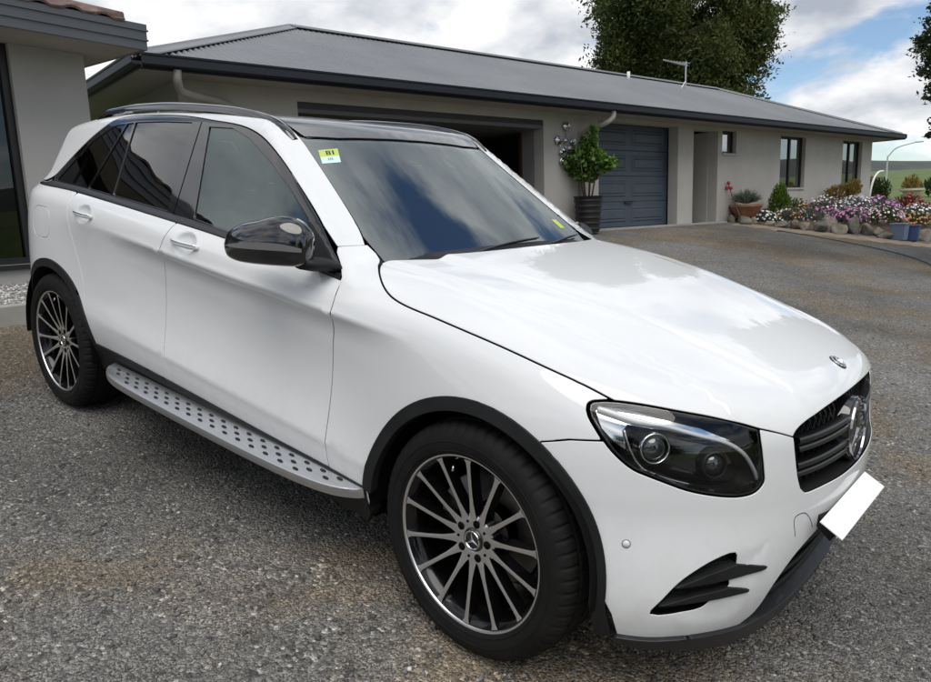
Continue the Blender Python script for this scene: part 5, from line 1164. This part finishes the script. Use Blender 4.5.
BARK = noisy('bark', (.06, .045, .035), (.14, .11, .085), 6, .9, .6, 30, stretch=(1, 1, .25), bdist=.02)
def leaves(name, C, D, size, asp, mt, parent, g, jit=.5, fold=.25):
    """C centres, D directions the leaf blades point to"""
    n = len(C); D = D/np.linalg.norm(D, axis=1)[:, None]; rnd = g.normal(size=(n, 3)); S = np.cross(D, rnd); S /= np.linalg.norm(S, axis=1)[:, None]+1e-9; N = np.cross(D, S)
    sz = size*(1+jit*(g.random(n)-.5)*2); L = sz[:, None]; w = (sz*asp)[:, None]
    V = np.stack([C-D*L*.5, C+S*w*.5+N*w*fold, C+D*L*.5, C-S*w*.5+N*w*fold], 1).reshape(-1, 3); F = np.arange(n*4).reshape(-1, 4)
    me = bpy.data.meshes.new(name); me.vertices.add(n*4); me.vertices.foreach_set('co', V.reshape(-1)); me.loops.add(n*4); me.loops.foreach_set('vertex_index', F.reshape(-1).astype(np.int32)); me.polygons.add(n); me.polygons.foreach_set('loop_start', np.arange(0, n*4, 4, dtype=np.int32)); me.polygons.foreach_set('loop_total', np.full(n, 4, np.int32)); me.update(calc_edges=True)
    return link(name, me, mt, parent)
def sph(g, n):
    v = g.normal(size=(n, 3)); return v/np.linalg.norm(v, axis=1)[:, None]
def tree(name, label, base, height, lobes, nclump, per, csize, lsize, asp, mt, trunk_r, seed, group=None, hang=0., cat='tree'):
    """lobes: list of (cx,cy,cz,rx,ry,rz) relative to the base; leaves sit in clumps near the lobes' surfaces"""
    g = np.random.default_rng(seed); t = empty(name, base); tag(t, label, cat, group)
    m = MB(); m.tube([(0, 0, -.3), (.1*trunk_r, .2*trunk_r, height*.3), (.3*trunk_r, -.2*trunk_r, height*.6), (0, 0, height*.85)], [trunk_r, trunk_r*.8, trunk_r*.5, trunk_r*.12], 10)
    for (cx, cy, cz, rx, ry, rz) in lobes[:14]:
        h0 = max(.12*height, cz-.7*rz-.2*abs(cx)); m.tube([(0, 0, h0), (cx*.5, cy*.5, h0+(cz-h0)*.45), (cx, cy, cz)], [trunk_r*.42, trunk_r*.25, trunk_r*.06], 6)
    m.build('trunk', BARK, t, smooth=True)
    Lb = np.array(lobes, float); vol = (Lb[:, 3]*Lb[:, 4]*Lb[:, 5])**.67; pick = g.choice(len(Lb), nclump, p=vol/vol.sum()); dirs = sph(g, nclump); rad = g.uniform(.35, 1.03, nclump)**.7
    CC = Lb[pick, :3]+dirs*Lb[pick, 3:]*rad[:, None]; CC += g.normal(size=CC.shape)*csize*.25
    k = CC[:, 2] > .2; CC, dirs = CC[k], dirs[k]; n = len(CC)
    sp = csize*(.6+.8*g.random(n)); P = (CC[:, None, :]+g.normal(size=(n, per, 3))*sp[:, None, None]*.5*np.array([1, 1, .7])).reshape(-1, 3); D = (np.repeat(dirs, per, 0)*.6+sph(g, n*per)+np.array([0, 0, -hang]))
    leaves('crown', P, D, lsize, asp, mt, t, g); return t
def wpos(s, d, dz=0.): x, y = xy_of(s, d); return (float(x), float(y), float(terr(np.array(x), np.array(y)))+dz)
LEAF_BIG = leaf_mat('cypress_leaf', (.034, .052, .014), (.105, .120, .032), .55, .6, .3)
LEAF_HEDGE = leaf_mat('hedge_leaf', (.022, .04, .012), (.07, .09, .03), 4)
LEAF_POT = leaf_mat('shrub_leaf', (.06, .13, .022), (.14, .24, .05), 6, .45, .3)
LEAF_FAR = leaf_mat('far_leaf', (.03, .055, .018), (.08, .11, .035), .4)
g0 = np.random.default_rng(11); lob = []
for k in range(76):
    a = g0.uniform(0, 6.28); h = g0.uniform(.08, 1.0); rr = 4.5*math.sqrt(max(0.02, 1-((h-.45)/.62)**2))*math.sqrt(g0.uniform(.08, 1.0))
    lob.append((rr*math.cos(a), rr*math.sin(a), 1.2+h*14.5, g0.uniform(.9, 1.7), g0.uniform(.9, 1.7), g0.uniform(1.0, 2.0)))
tree('cypress_tree', 'tall dense dark green tree rising behind the metal roof', wpos(33.6, 24), 16, lob, 5600, 36, .55, .20, .42, LEAF_BIG, .5, 5)
lob = [(0, 0, 2.15+.45*k, (1.5 if k > 1 else 1.0+.3*k)+.12*math.sin(k*2.1), (1.5 if k > 1 else 1.0+.3*k)+.12*math.cos(k*1.7), .6) for k in range(11)]
tree('hedge_tree', 'narrow dark green tree cut off by the right edge of the picture', wpos(14.62, 3.45), 8, lob, 3400, 70, .13, .07, .5, LEAF_HEDGE, .14, 6)
# potted shrub at the garage
pt = empty('potted_shrub', wpos(10.72, 9.25)); tag(pt, 'leafy green shrub in a black ribbed pot beside the garage door', 'potted plant')
POTB = mat('pot_black', (.012, .012, .013), .5)
prof = [(0, .02), (.20, .02), (.205, .03)]
for k in range(6): prof += [(.208+.009*k, .06+.105*k), (.226+.009*k, .075+.105*k), (.226+.009*k, .10+.105*k), (.210+.009*k, .115+.105*k)]
prof += [(.285, .70), (.262, .70), (.25, .62), (0, .62)]
MB().lathe(prof, 40, axis='z').build('pot', POTB, pt, angle=40)
g = np.random.default_rng(21); st = MB()
for k in range(7):
    a = k*.9; st.tube([(.06*math.cos(a), .06*math.sin(a), .6), (.14*math.cos(a), .14*math.sin(a), 1.0), (.28*math.cos(a+.2), .28*math.sin(a+.2), 1.45)], [.014, .011, .006], 6)
st.build('stem', BARK, pt, smooth=True)
lobs = [(-.05, 0, 1.42, .32, .32, .28), (-.26, -.05, 1.36, .24, .24, .22), (.18, 0, 1.30, .26, .26, .22), (.02, 0, 1.70, .17, .17, .20), (.46, 0, 1.30, .16, .16, .15), (.36, 0, 1.22, .14, .14, .12), (-.36, 0, 1.28, .17, .17, .17), (.10, .02, 1.90, .09, .09, .12), (-.1, 0, 1.12, .22, .22, .15), (.02, 0, 1.06, .18, .18, .10)]
Lb = np.array(lobs); pk = g.choice(len(Lb), 2300, p=(Lb[:, 3]**2)/(Lb[:, 3]**2).sum()); dv = sph(g, 2300); C = Lb[pk, :3]+dv*Lb[pk, 3:]*g.uniform(.3, 1.05, 2300)[:, None]
leaves('foliage', C, dv+sph(g, 2300)*.7+np.array([0, 0, -.2]), .085, .75, LEAF_POT, pt, g)
# metal flower wall art
wa = empty('metal_wall_art', (*xy_of(10.50, W0-.02), 0), HA); tag(wa, 'silver metal flower sculpture mounted on the grey pillar wall', 'wall art')
SILV = mat('silver_metal', (.62, .62, .62), .22, 1); stem = MB()
fl = [(.02, 2.86, .085), (-.20, 2.60, .085), (.20, 2.58, .07), (-.06, 2.42, .05), (.10, 2.45, .05), (-.10, 2.22, .07), (.08, 2.30, .05), (0, 2.60, .05), (-.13, 2.38, .045)]
for x, z, r_ in fl:
    stem.tube([(0, 0, 2.15), (x*.4, -.02, (z+2.15)/2), (x, -.03, z)], .007, 6)
    mm = MB().lathe([(0, -.035), (r_*.35, -.03), (r_*.5, -.005), (r_*.85, -.022), (r_, 0)], 18, c=(x, -.03, z), axis='y', rf=lambda i, j: (.10*r_*math.cos(i*2*math.pi/3) if j == 4 else 0)); mm.build('metal_flower', SILV, wa, smooth=True)
stem.build('metal_stem', SILV, wa, smooth=True)
# ---------------------------------------------------------------- garden bed
edge = np.array([(15.95, 9.62), (16.15, 9.15), (16.45, 8.60), (16.75, 8.0), (17.25, 7.5), (17.85, 7.05), (18.3, 6.5), (18.95, 6.0), (20, 5.3), (22, 4.6), (27, 4.3), (27, 9.62)])
def bed_h(s, d):
    q = np.stack([np.ravel(s), np.ravel(d)], 1); din = np.where(inside(q, edge), segdist(q, edge[:-1]), 0); x, y = xy_of(q[:, 0], q[:, 1]); base = terr(x, y)
    return (base+.02+.34*sstep(0, 1.3, din)).reshape(np.shape(s))
bs_, bd_ = np.meshgrid(np.arange(15.6, 27.2, .2), np.arange(4.0, 9.64, .2), indexing='ij'); bz = bed_h(bs_, bd_); x, y = xy_of(bs_, bd_); ii = np.arange(bs_.size).reshape(bs_.shape)
FF = np.stack([ii[:-1, :-1], ii[1:, :-1], ii[1:, 1:], ii[:-1, 1:]], -1).reshape(-1, 4); c = np.stack([bs_[:-1, :-1].ravel()+.1, bd_[:-1, :-1].ravel()+.1], 1); FF = FF[inside(c, edge)]
zz = np.where(bz > terr(x, y)+.03, bz, terr(x, y)-.02)
SOIL = noisy('garden_soil', (.05, .035, .022), (.11, .085, .06), 5, .95, .6, 40, bdist=.03)
b_ = pmesh('garden_bed', np.stack([x, y, zz], -1).reshape(-1, 3).tolist(), FF.tolist(), SOIL, smooth=True); tag(b_, kind='structure')
# tan dirt edge of the drive
def strip(name, pts, w, mt, dz=.006):
    pts = spline(np.array(pts, float), 8); V = []
    for i, p in enumerate(pts):
        t = pts[min(i+1, len(pts)-1)]-pts[max(i-1, 0)]; t = t/np.linalg.norm(t); nrm = np.array([-t[1], t[0]])
        for o_ in (-w, w):
            q = p+nrm*o_*(1+.25*math.sin(i*1.7)); X, Y = xy_of(q[0], q[1]); V.append((X, Y, float(terr(np.array(X), np.array(Y)))+dz))
    return pmesh(name, V, [(2*i, 2*i+2, 2*i+3, 2*i+1) for i in range(len(pts)-1)], mt, smooth=True)
s_ = strip('dirt_path', [(15.9, 9.2), (16.1, 8.3), (16.5, 7.6), (17.0, 6.9), (17.6, 6.3), (18.1, 5.7), (18.8, 5.2), (21, 4.2)], .38, noisy('tan_dirt', (.20, .155, .105), (.30, .24, .17), 4, .95, .5, 60, bdist=.01)); tag(s_, kind='structure')
hp = spline(np.array([(15.75, 8.1), (15.8, 7.4), (15.8, 6.6), (15.6, 5.8), (15.2, 5.2), (14.6, 4.7), (14.0, 4.4)]), 6); hs_ = MB().tube([Vector(wpos(a, b, .018)) for a, b in hp], .010, 8).build('garden_hose', mat('hose_grey_green', (.05, .06, .05), .5), None, smooth=True); tag(hs_, 'dark garden hose lying along the edge of the driveway', 'hose')
# rocks
ROCKM = [noisy('rock_%d' % i, c1, c2, 5, .9, .8, 22, bdist=.03) for i, (c1, c2) in enumerate((((.13, .115, .09), (.25, .225, .185)), ((.16, .135, .10), (.30, .26, .20)), ((.10, .095, .085), (.21, .195, .17))))]
def rock_mesh(i, rx, ry, rz):
    g = np.random.default_rng(100+i); bm = bmesh.new(); bmesh.ops.create_icosphere(bm, subdivisions=3, radius=1)
    pl = [(Vector(sph(g, 1)[0]), g.uniform(.45, .75)) for _ in range(11)]
    for v in bm.verts:
        for nrm, d in pl:
            t = v.co.dot(nrm)-d
            if t > 0: v.co -= nrm*t
        v.co.x *= rx; v.co.y *= ry; v.co.z = v.co.z*rz
    me = bpy.data.meshes.new('garden_rock'); bm.to_mesh(me); bm.free(); me.materials.append(ROCKM[i % 3]); me.polygons.foreach_set('use_smooth', [True]*len(me.polygons)); return me
rocks = [((16.19, 9.5), .16, .15, .18, 'small rounded rock against the wall nearest the recess'), ((16.32, 9.3), .17, .15, .2, 'rounded rock second from the wall recess'), ((16.08, 9.05), .2, .16, .16, 'low rock in front of the terracotta pot'), ((16.4, 9.05), .2, .16, .17, 'rock just right of the terracotta pot'),
         ((16.61, 8.75), .22, .16, .12, 'flat low rock left of the round conifer'), ((16.55, 8.45), .22, .2, .15, 'low rock in front of the round conifer'), ((16.7, 8.2), .20, .17, .26, 'upright brown rock right of the round conifer'), ((16.85, 8.0), .18, .16, .2, 'small brown rock in the middle of the garden edge'),
         ((17.0, 7.75), .30, .22, .25, 'large blocky rock below the pink flowers'), ((17.9, 8.0), .55, .30, .28, 'broad flat rock set behind the garden edge rocks'), ((17.35, 7.45), .32, .22, .23, 'sloping rock below the magenta flowers'), ((17.75, 7.35), .27, .24, .38, 'tallest upright grey rock of the garden edge'),
         ((17.95, 7.1), .2, .18, .26, 'grey rock right of the tallest garden rock'), ((18.25, 6.95), .25, .2, .24, 'mossy rock between the upright rock and the slab'), ((18.05, 6.65), .55, .30, .20, 'wide tilted slab of rock left of the blue containers'), ((18.95, 6.2), .38, .26, .24, 'brown rock right of the blue containers'), ((19.3, 5.9), .3, .25, .22, 'rock at the right edge of the picture below the flowers')]
for i, ((s, d), rx, ry, rz, lab) in enumerate(rocks):
    o = bpy.data.objects.new('garden_rock', rock_mesh(i, rx*.85, ry*.85, rz*.8)); COL.objects.link(o); o.location = wpos(s, d, rz*.35); o.rotation_euler = (random.uniform(-.15, .15), random.uniform(-.15, .15), HA+random.uniform(-.5, .5)); tag(o, lab, 'rock', 'rocks edging the garden bed')
# flowering clumps
FOL = [leaf_mat('silver_foliage', (.10, .13, .10), (.20, .24, .19), 8), leaf_mat('green_foliage', (.05, .09, .025), (.12, .17, .05), 8), leaf_mat('rusty_foliage', (.12, .035, .02), (.22, .08, .04), 8)]
def petal(n, c): return mat(n, c, .6)
PET = dict(white=petal('petal_white', (.80, .79, .76)), pink=petal('petal_pink', (.52, .25, .40)), magenta=petal('petal_magenta', (.42, .14, .35)), orange=petal('petal_orange', (.50, .23, .10)), lilac=petal('petal_lilac', (.52, .40, .56)), red=petal('petal_red', (.40, .03, .03)))
def clump(s, d, r_, h, fol, cols, nfl, label, seed, dz=0):
    g = np.random.default_rng(seed); z0 = float(bed_h(np.array(s), np.array(d))); X, Y = xy_of(s, d); t = empty('flower_clump', (float(X), float(Y), z0+dz)); tag(t, label, 'flowers', 'flowering clumps in the garden bed')
    n = 900; v = sph(g, n); v[:, 2] = np.abs(v[:, 2]); C = v*np.array([r_, r_, h])*g.uniform(.45, 1.0, n)[:, None]
    leaves('foliage', C, v*np.array([1, 1, 1.3])+sph(g, n)*.5, .11, .22, FOL[fol], t, g)
    for c_ in cols:
        k = nfl//len(cols); v = sph(g, k); v[:, 2] = np.abs(v[:, 2]); cl = g.normal(size=(6, 3)); wv = (v@cl.T).max(1); v = v[np.argsort(-wv)[:max(8, int(k*.75))]]; k = len(v)
        C = v*np.array([r_, r_, h])*g.uniform(.95, 1.10, k)[:, None]; N = v+sph(g, k)*.35; N /= np.linalg.norm(N, axis=1)[:, None]; A = np.cross(N, sph(g, k)); A /= np.linalg.norm(A, axis=1)[:, None]; B = np.cross(N, A)
        V = []; sz = g.uniform(.020, .034, k)[:, None]
        for q in range(6): V.append(C+(A*math.cos(q*math.pi/3)+B*math.sin(q*math.pi/3))*sz+N*sz*.25*(q % 2))
        V = np.stack(V, 1).reshape(-1, 3); pmesh('blossoms', V.tolist(), np.arange(k*6).reshape(-1, 6).tolist(), PET[c_], t)
clumps = [(17.0, 9.15, .38, .26, 0, ['white'], 130, 'silvery clump with white flowers right of the terracotta pot'),
          (17.55, 8.75, .45, .40, 0, ['orange', 'white'], 150, 'silvery green clump with orange flowers against the wall'), (18.3, 9.05, .45, .45, 1, ['orange'], 150, 'orange flowering clump under the first window'),
          (17.9, 8.45, .5, .38, 0, ['pink', 'orange'], 130, 'grey green clump with a few pink and orange flowers'), (18.6, 8.35, .5, .42, 0, ['magenta', 'pink'], 240, 'clump with magenta flowers left of the white daisies'),
          (18.4, 7.75, .45, .36, 0, ['magenta', 'pink'], 260, 'clump thick with pink flowers above the upright rock'), (19.3, 8.7, .5, .48, 0, ['white', 'pink'], 260, 'clump of white daisies below the wall between the windows'),
          (19.2, 7.9, .5, .45, 0, ['white', 'magenta'], 260, 'mixed white and magenta clump in the middle of the bed'), (19.0, 7.2, .5, .36, 1, ['pink', 'white'], 200, 'pink and white clump above the wide slab'), (20.1, 8.3, .55, .52, 0, ['white', 'lilac'], 260, 'tall clump of white and lilac flowers under the second window'),
          (20.0, 7.5, .5, .45, 0, ['magenta', 'white'], 300, 'magenta and white clump behind the blue containers'), (19.8, 6.8, .5, .30, 1, ['orange'], 260, 'orange flowering clump beside the blue containers'), (21.0, 8.0, .55, .52, 0, ['magenta', 'lilac'], 320, 'bright magenta clump near the house corner'),
          (20.9, 7.0, .55, .42, 0, ['lilac', 'white'], 300, 'lilac and white clump right of the orange flowers'), (21.9, 7.4, .55, .45, 0, ['white', 'lilac'], 300, 'pale lilac clump beyond the house corner'), (20.6, 6.2, .5, .30, 0, ['white', 'orange'], 240, 'low white and orange clump at the right edge'),
          (22.0, 6.3, .6, .40, 0, ['white'], 420, 'mass of small white flowers at the right edge'), (23.1, 6.9, .6, .42, 0, ['white'], 420, 'white flower carpet in front of the stone planter'), (23.4, 5.9, .7, .4, 0, ['white'], 420, 'white flower carpet farthest to the right'), (22.6, 7.9, .5, .45, 2, ['red'], 120, 'rust red shrub among the white flowers')]
for i, c_ in enumerate(clumps): clump(*c_, 300+i)
def shrub(name, label, s, d, lobes, n, size, asp, mt, dz=0, stem_=None, cat='shrub', seed=1):
    g = np.random.default_rng(seed); x, y = xy_of(s, d); z0 = max(float(bed_h(np.array(s), np.array(d))), float(terr(np.array(x), np.array(y)))); t = empty(name, (float(x), float(y), z0+dz)); tag(t, label, cat)
    Lb = np.array(lobes, float); pk = g.choice(len(Lb), n, p=(Lb[:, 3]*Lb[:, 5])/(Lb[:, 3]*Lb[:, 5]).sum()); dv = sph(g, n); C = Lb[pk, :3]+dv*Lb[pk, 3:]*g.uniform(.55, 1.02, n)[:, None]
    leaves('foliage', C, dv*.5+np.array([0, 0, .9])+sph(g, n)*.5, size, asp, mt, t, g); MB().tube([(0, 0, -.05), (0, 0, Lb[:, 2].mean())], [.03, .012], 8).build('stem', BARK, t, smooth=True); return t
shrub('round_conifer', 'small bright green egg-shaped conifer beside the house wall', 17.85, 9.15, [(0, 0, .36, .27, .27, .38), (0, 0, .62, .17, .17, .26)], 2600, .075, .3, leaf_mat('conifer_leaf', (.07, .13, .012), (.15, .24, .035), 7), -.02, seed=31)
shrub('golden_shrub', 'orange and golden shrub below the gap between the windows', 21.3, 9.2, [(0, 0, .22, .40, .3, .22), (.35, 0, .34, .22, .22, .24)], 1300, .08, .4, leaf_mat('golden_leaf', (.20, .12, .03), (.32, .25, .06), 5), .1, seed=32)
# terracotta pot with plant, red flower stalk
TERRA = noisy('terracotta', (.24, .10, .06), (.36, .17, .10), 6, .85)
tp = empty('terracotta_pot', wpos(16.55, 9.32, 0)); tag(tp, 'wide terracotta bowl with a spiky plant by the recess', 'plant pot')
MB().lathe([(0, .12), (.20, .12), (.26, .20), (.36, .36), (.385, .38), (.385, .43), (.35, .43), (.33, .36), (0, .34)], 36, axis='z').build('bowl', TERRA, tp, angle=35)
g = np.random.default_rng(41); v = sph(g, 260); v[:, 2] = np.abs(v[:, 2])+.25; leaves('spiky_leaves', v*np.array([.22, .22, .16])+np.array([0, 0, .45]), v, .30, .09, FOL[0], tp, g)
rs = empty('red_flower_stalk', wpos(16.2, 9.48, 0)); tag(rs, 'thin bent stalk with dark red flower heads left of the pot', 'flowers')
MB().tube(spline([(.25, -.1, .1), (.12, -.05, .35), (.0, 0, .60), (-.10, 0, .88)], 5), .012, 6).build('stalk', BARK, rs, smooth=True)
for k, (x, y, z) in enumerate(((-.10, 0, .92), (-.04, 0, .80), (-.13, 0, .80))): MB().lathe([(0, .05), (.03, .045), (.045, 0), (.03, -.03), (0, -.04)], 10, c=(x, y, z), axis='z').build('flower_head', PET['red'], rs, smooth=True)
# blue containers
BLUE = mat('container_blue_grey', (.14, .20, .30), .5); LIDB = mat('container_blue', (.05, .09, .20), .5)
for k, (s, d, w, h, lab, mt) in enumerate(((18.1, 6.45, .28, .38, 'pale blue square container standing before the flowers', BLUE), (18.38, 6.30, .18, .36, 'darker blue narrow container right of the pale blue one', LIDB))):
    b = empty('blue_container', wpos(s, d), HA+.2*k); tag(b, lab, 'container'); m = MB().add([(-w*.42, -.14, 0), (w*.42, -.14, 0), (w*.42, .14, 0), (-w*.42, .14, 0), (-w/2, -.16, h), (w/2, -.16, h), (w/2, .16, h), (-w/2, .16, h)], [(0, 3, 2, 1), (0, 1, 5, 4), (1, 2, 6, 5), (2, 3, 7, 6), (3, 0, 4, 7), (4, 5, 6, 7)]); m.build('body', mt, b, bevel=.02)
    MB().box((-w/2-.012, -.172, h-.03), (w/2+.012, .172, h+.005)).build('rim', mt, b, bevel=.006)
# planter, lattice, arch at the end of the house
pl = empty('stone_planter', wpos(31.5, 10.9, .1)); pl.scale = (.6, .6, .75); tag(pl, 'cream stone planter on a pedestal with a golden shrub beyond the house', 'planter'); m = MB().lathe([(0, 0), (.42, 0), (.42, .1), (.34, .16), (.40, .55), (.50, .80), (.72, .88), (.72, .98), (.60, .98), (.55, .85), (0, .85)], 28, axis='z'); m.build('urn', noisy('cream_stone', (.42, .39, .33), (.52, .49, .42), 4, .9), pl, angle=40)
g = np.random.default_rng(51); v = sph(g, 700); v[:, 2] = np.abs(v[:, 2]); leaves('foliage', v*np.array([.60, .60, .75])*g.uniform(.4, 1, 700)[:, None]+np.array([0, 0, .95]), v+sph(g, 700)*.6, .16, .4, bpy.data.materials['golden_leaf'], pl, g)
lt = empty('rusty_lattice', (*wpos(28.2, 11.4)[:2], wpos(28.2, 11.4)[2]+.25), HA); tag(lt, 'rusty brown cut metal screen panel at the end of the house', 'screen'); RUST = noisy('rust', (.09, .035, .018), (.17, .075, .035), 8, .9); g = np.random.default_rng(61)
MB().box((-1.3, 0, 0), (1.3, .04, .07)).box((-1.3, 0, .95), (1.3, .04, 1.02)).box((-1.3, 0, .07), (-1.23, .04, .95)).box((1.23, 0, .07), (1.3, .04, .95)).build('panel_frame', RUST, lt)
for k in range(15):
    x = -1.15+.16*k; MB().tube(spline([(x, .02, .07), (x+.14*math.sin(k*1.9), .02, .35), (x-.12*math.cos(k*2.3), .02, .65), (x+.1*math.sin(k), .02, .95)], 4), .026, 6).build('scroll_bar', RUST, lt, smooth=True)
ar = MB().tube(spline([(-.5, 0, 0), (-.45, 0, .6), (-.25, 0, 1.05), (.1, 0, 1.3), (.5, 0, 1.35)], 6), .035, 8).build('bent_white_pole', mat('pvc_pole', (.72, .72, .68), .5), None, smooth=True); ar.location = wpos(26.6, 10.3, .0); ar.rotation_euler = (0, 0, HA); tag(ar, 'bent white pole curving over the plants at the house corner', 'pole')
for i, (s, d, lab) in enumerate(((26.9, 11.2, 'dark green bush hard against the far corner of the house'), (27.6, 10.9, 'dark bush below the bent white pole'))):
    shrub('dark_bush', lab, s, d, [(0, 0, .5, .6, .6, .55), (.3, 0, .75, .4, .4, .4)], 1500, .12, .45, LEAF_HEDGE, 0, seed=70+i)
# far field bushes and hills
for i, (s, d, r_, lab) in enumerate(((52, 15, 1.6, 'round bush in the field just right of the house corner'), (57, 13.5, 2.0, 'wide bush in the middle of the field'), (62, 11.5, 1.7, 'bush in the field nearest the right edge'))):
    shrub('field_bush', lab, s, d, [(0, 0, r_*.4, r_*1.5, r_, r_*.55), (r_*.8, 0, r_*.3, r_, r_, r_*.4)], 1800, .32, .5, LEAF_FAR, 0, seed=80+i)
V = []; nA, rr0 = 90, 700
for i in range(nA):
    az = R(150-150*i/(nA-1)); h = 31+4*math.sin(i*.35)+2.5*math.sin(i*.9+1)+1.2*math.sin(i*2.3)
    for r_, k in ((560, 0), (640, .55), (720, .95), (780, 1.0), (900, .8)): V.append((FOOT[0]+r_*math.cos(az), FOOT[1]+r_*math.sin(az), 5+k*h))
hl_ = MB().add(V, [(i*5+j, (i+1)*5+j, (i+1)*5+j+1, i*5+j+1) for i in range(nA-1) for j in range(4)]).build('hills', noisy('wooded_hill', (.035, .045, .04), (.075, .085, .07), .02, .95, .6, .12, lo=.35, hi=.65, bdist=3), None, smooth=True); tag(hl_, kind='structure')
az = R(100.3); lp_ = empty('street_lamp', (FOOT[0]+95*math.cos(az), FOOT[1]+95*math.sin(az), 0), az); lp_.location.z = float(terr(np.array(lp_.location.x), np.array(lp_.location.y))); tag(lp_, 'thin grey street lamp standing in the far field', 'street lamp')
MB().tube([(0, 0, 0), (0, 0, 3.0)], [.12, .07], 8).build('pole', mat('galvanised', (.5, .5, .5), .5, .6), lp_); MB().tube(spline([(0, 0, 2.9), (0, -.8, 3.8), (0, -2.6, 4.3)], 6), .06, 6).build('lamp_arm', bpy.data.materials['galvanised'], lp_); MB().box((-.15, -3.3, 4.24), (.15, -2.5, 4.38)).build('lamp_head', bpy.data.materials['galvanised'], lp_, bevel=.04)
# ---------------------------------------------------------------- behind the camera: what the paint and glass mirror
nb = empty('neighbour_house', (6.5, -15.5, -1.0), R(8)); tag(nb, 'low grey house with dark hip roof behind the viewer, mirrored in the car windows', 'house')
MB().box((-13, -4, -1), (2, 4, 2.9)).build('wall', RENDER, nb); MB().add([(-13.7, -4.7, 2.85), (2.7, -4.7, 2.85), (2.7, 4.7, 2.85), (-13.7, 4.7, 2.85), (-9, 0, 4.9), (-2, 0, 4.9)], [(0, 1, 5, 4), (1, 2, 5), (2, 3, 4, 5), (3, 0, 4), (3, 2, 1, 0)]).build('roof', GUTT, nb)
for x in (-11, -7.5, -3.5, -.5): MB().box((x, 4.0, .9), (x+1.6, 4.05, 2.4)).build('window', ALUF, nb)
for i, (x, y, h, lab) in enumerate(((14, -9, 8, 'rounded tree behind the viewer to the right'), (20, 4, 9, 'tall tree beyond the right edge of the drive'), (17, -22, 10, 'tall tree behind the neighbouring house'))):
    g0 = np.random.default_rng(90+i); lob = [(g0.uniform(-2, 2), g0.uniform(-2, 2), h*.3+h*.6*g0.random(), g0.uniform(1.2, 2), g0.uniform(1.2, 2), g0.uniform(1, 1.8)) for _ in range(16)]
    tree('leafy_tree', lab, (x, y, float(terr(np.array(float(x)), np.array(float(y))))), h, lob, 420, 22, .8, .35, .5, LEAF_FAR, .22, 95+i)
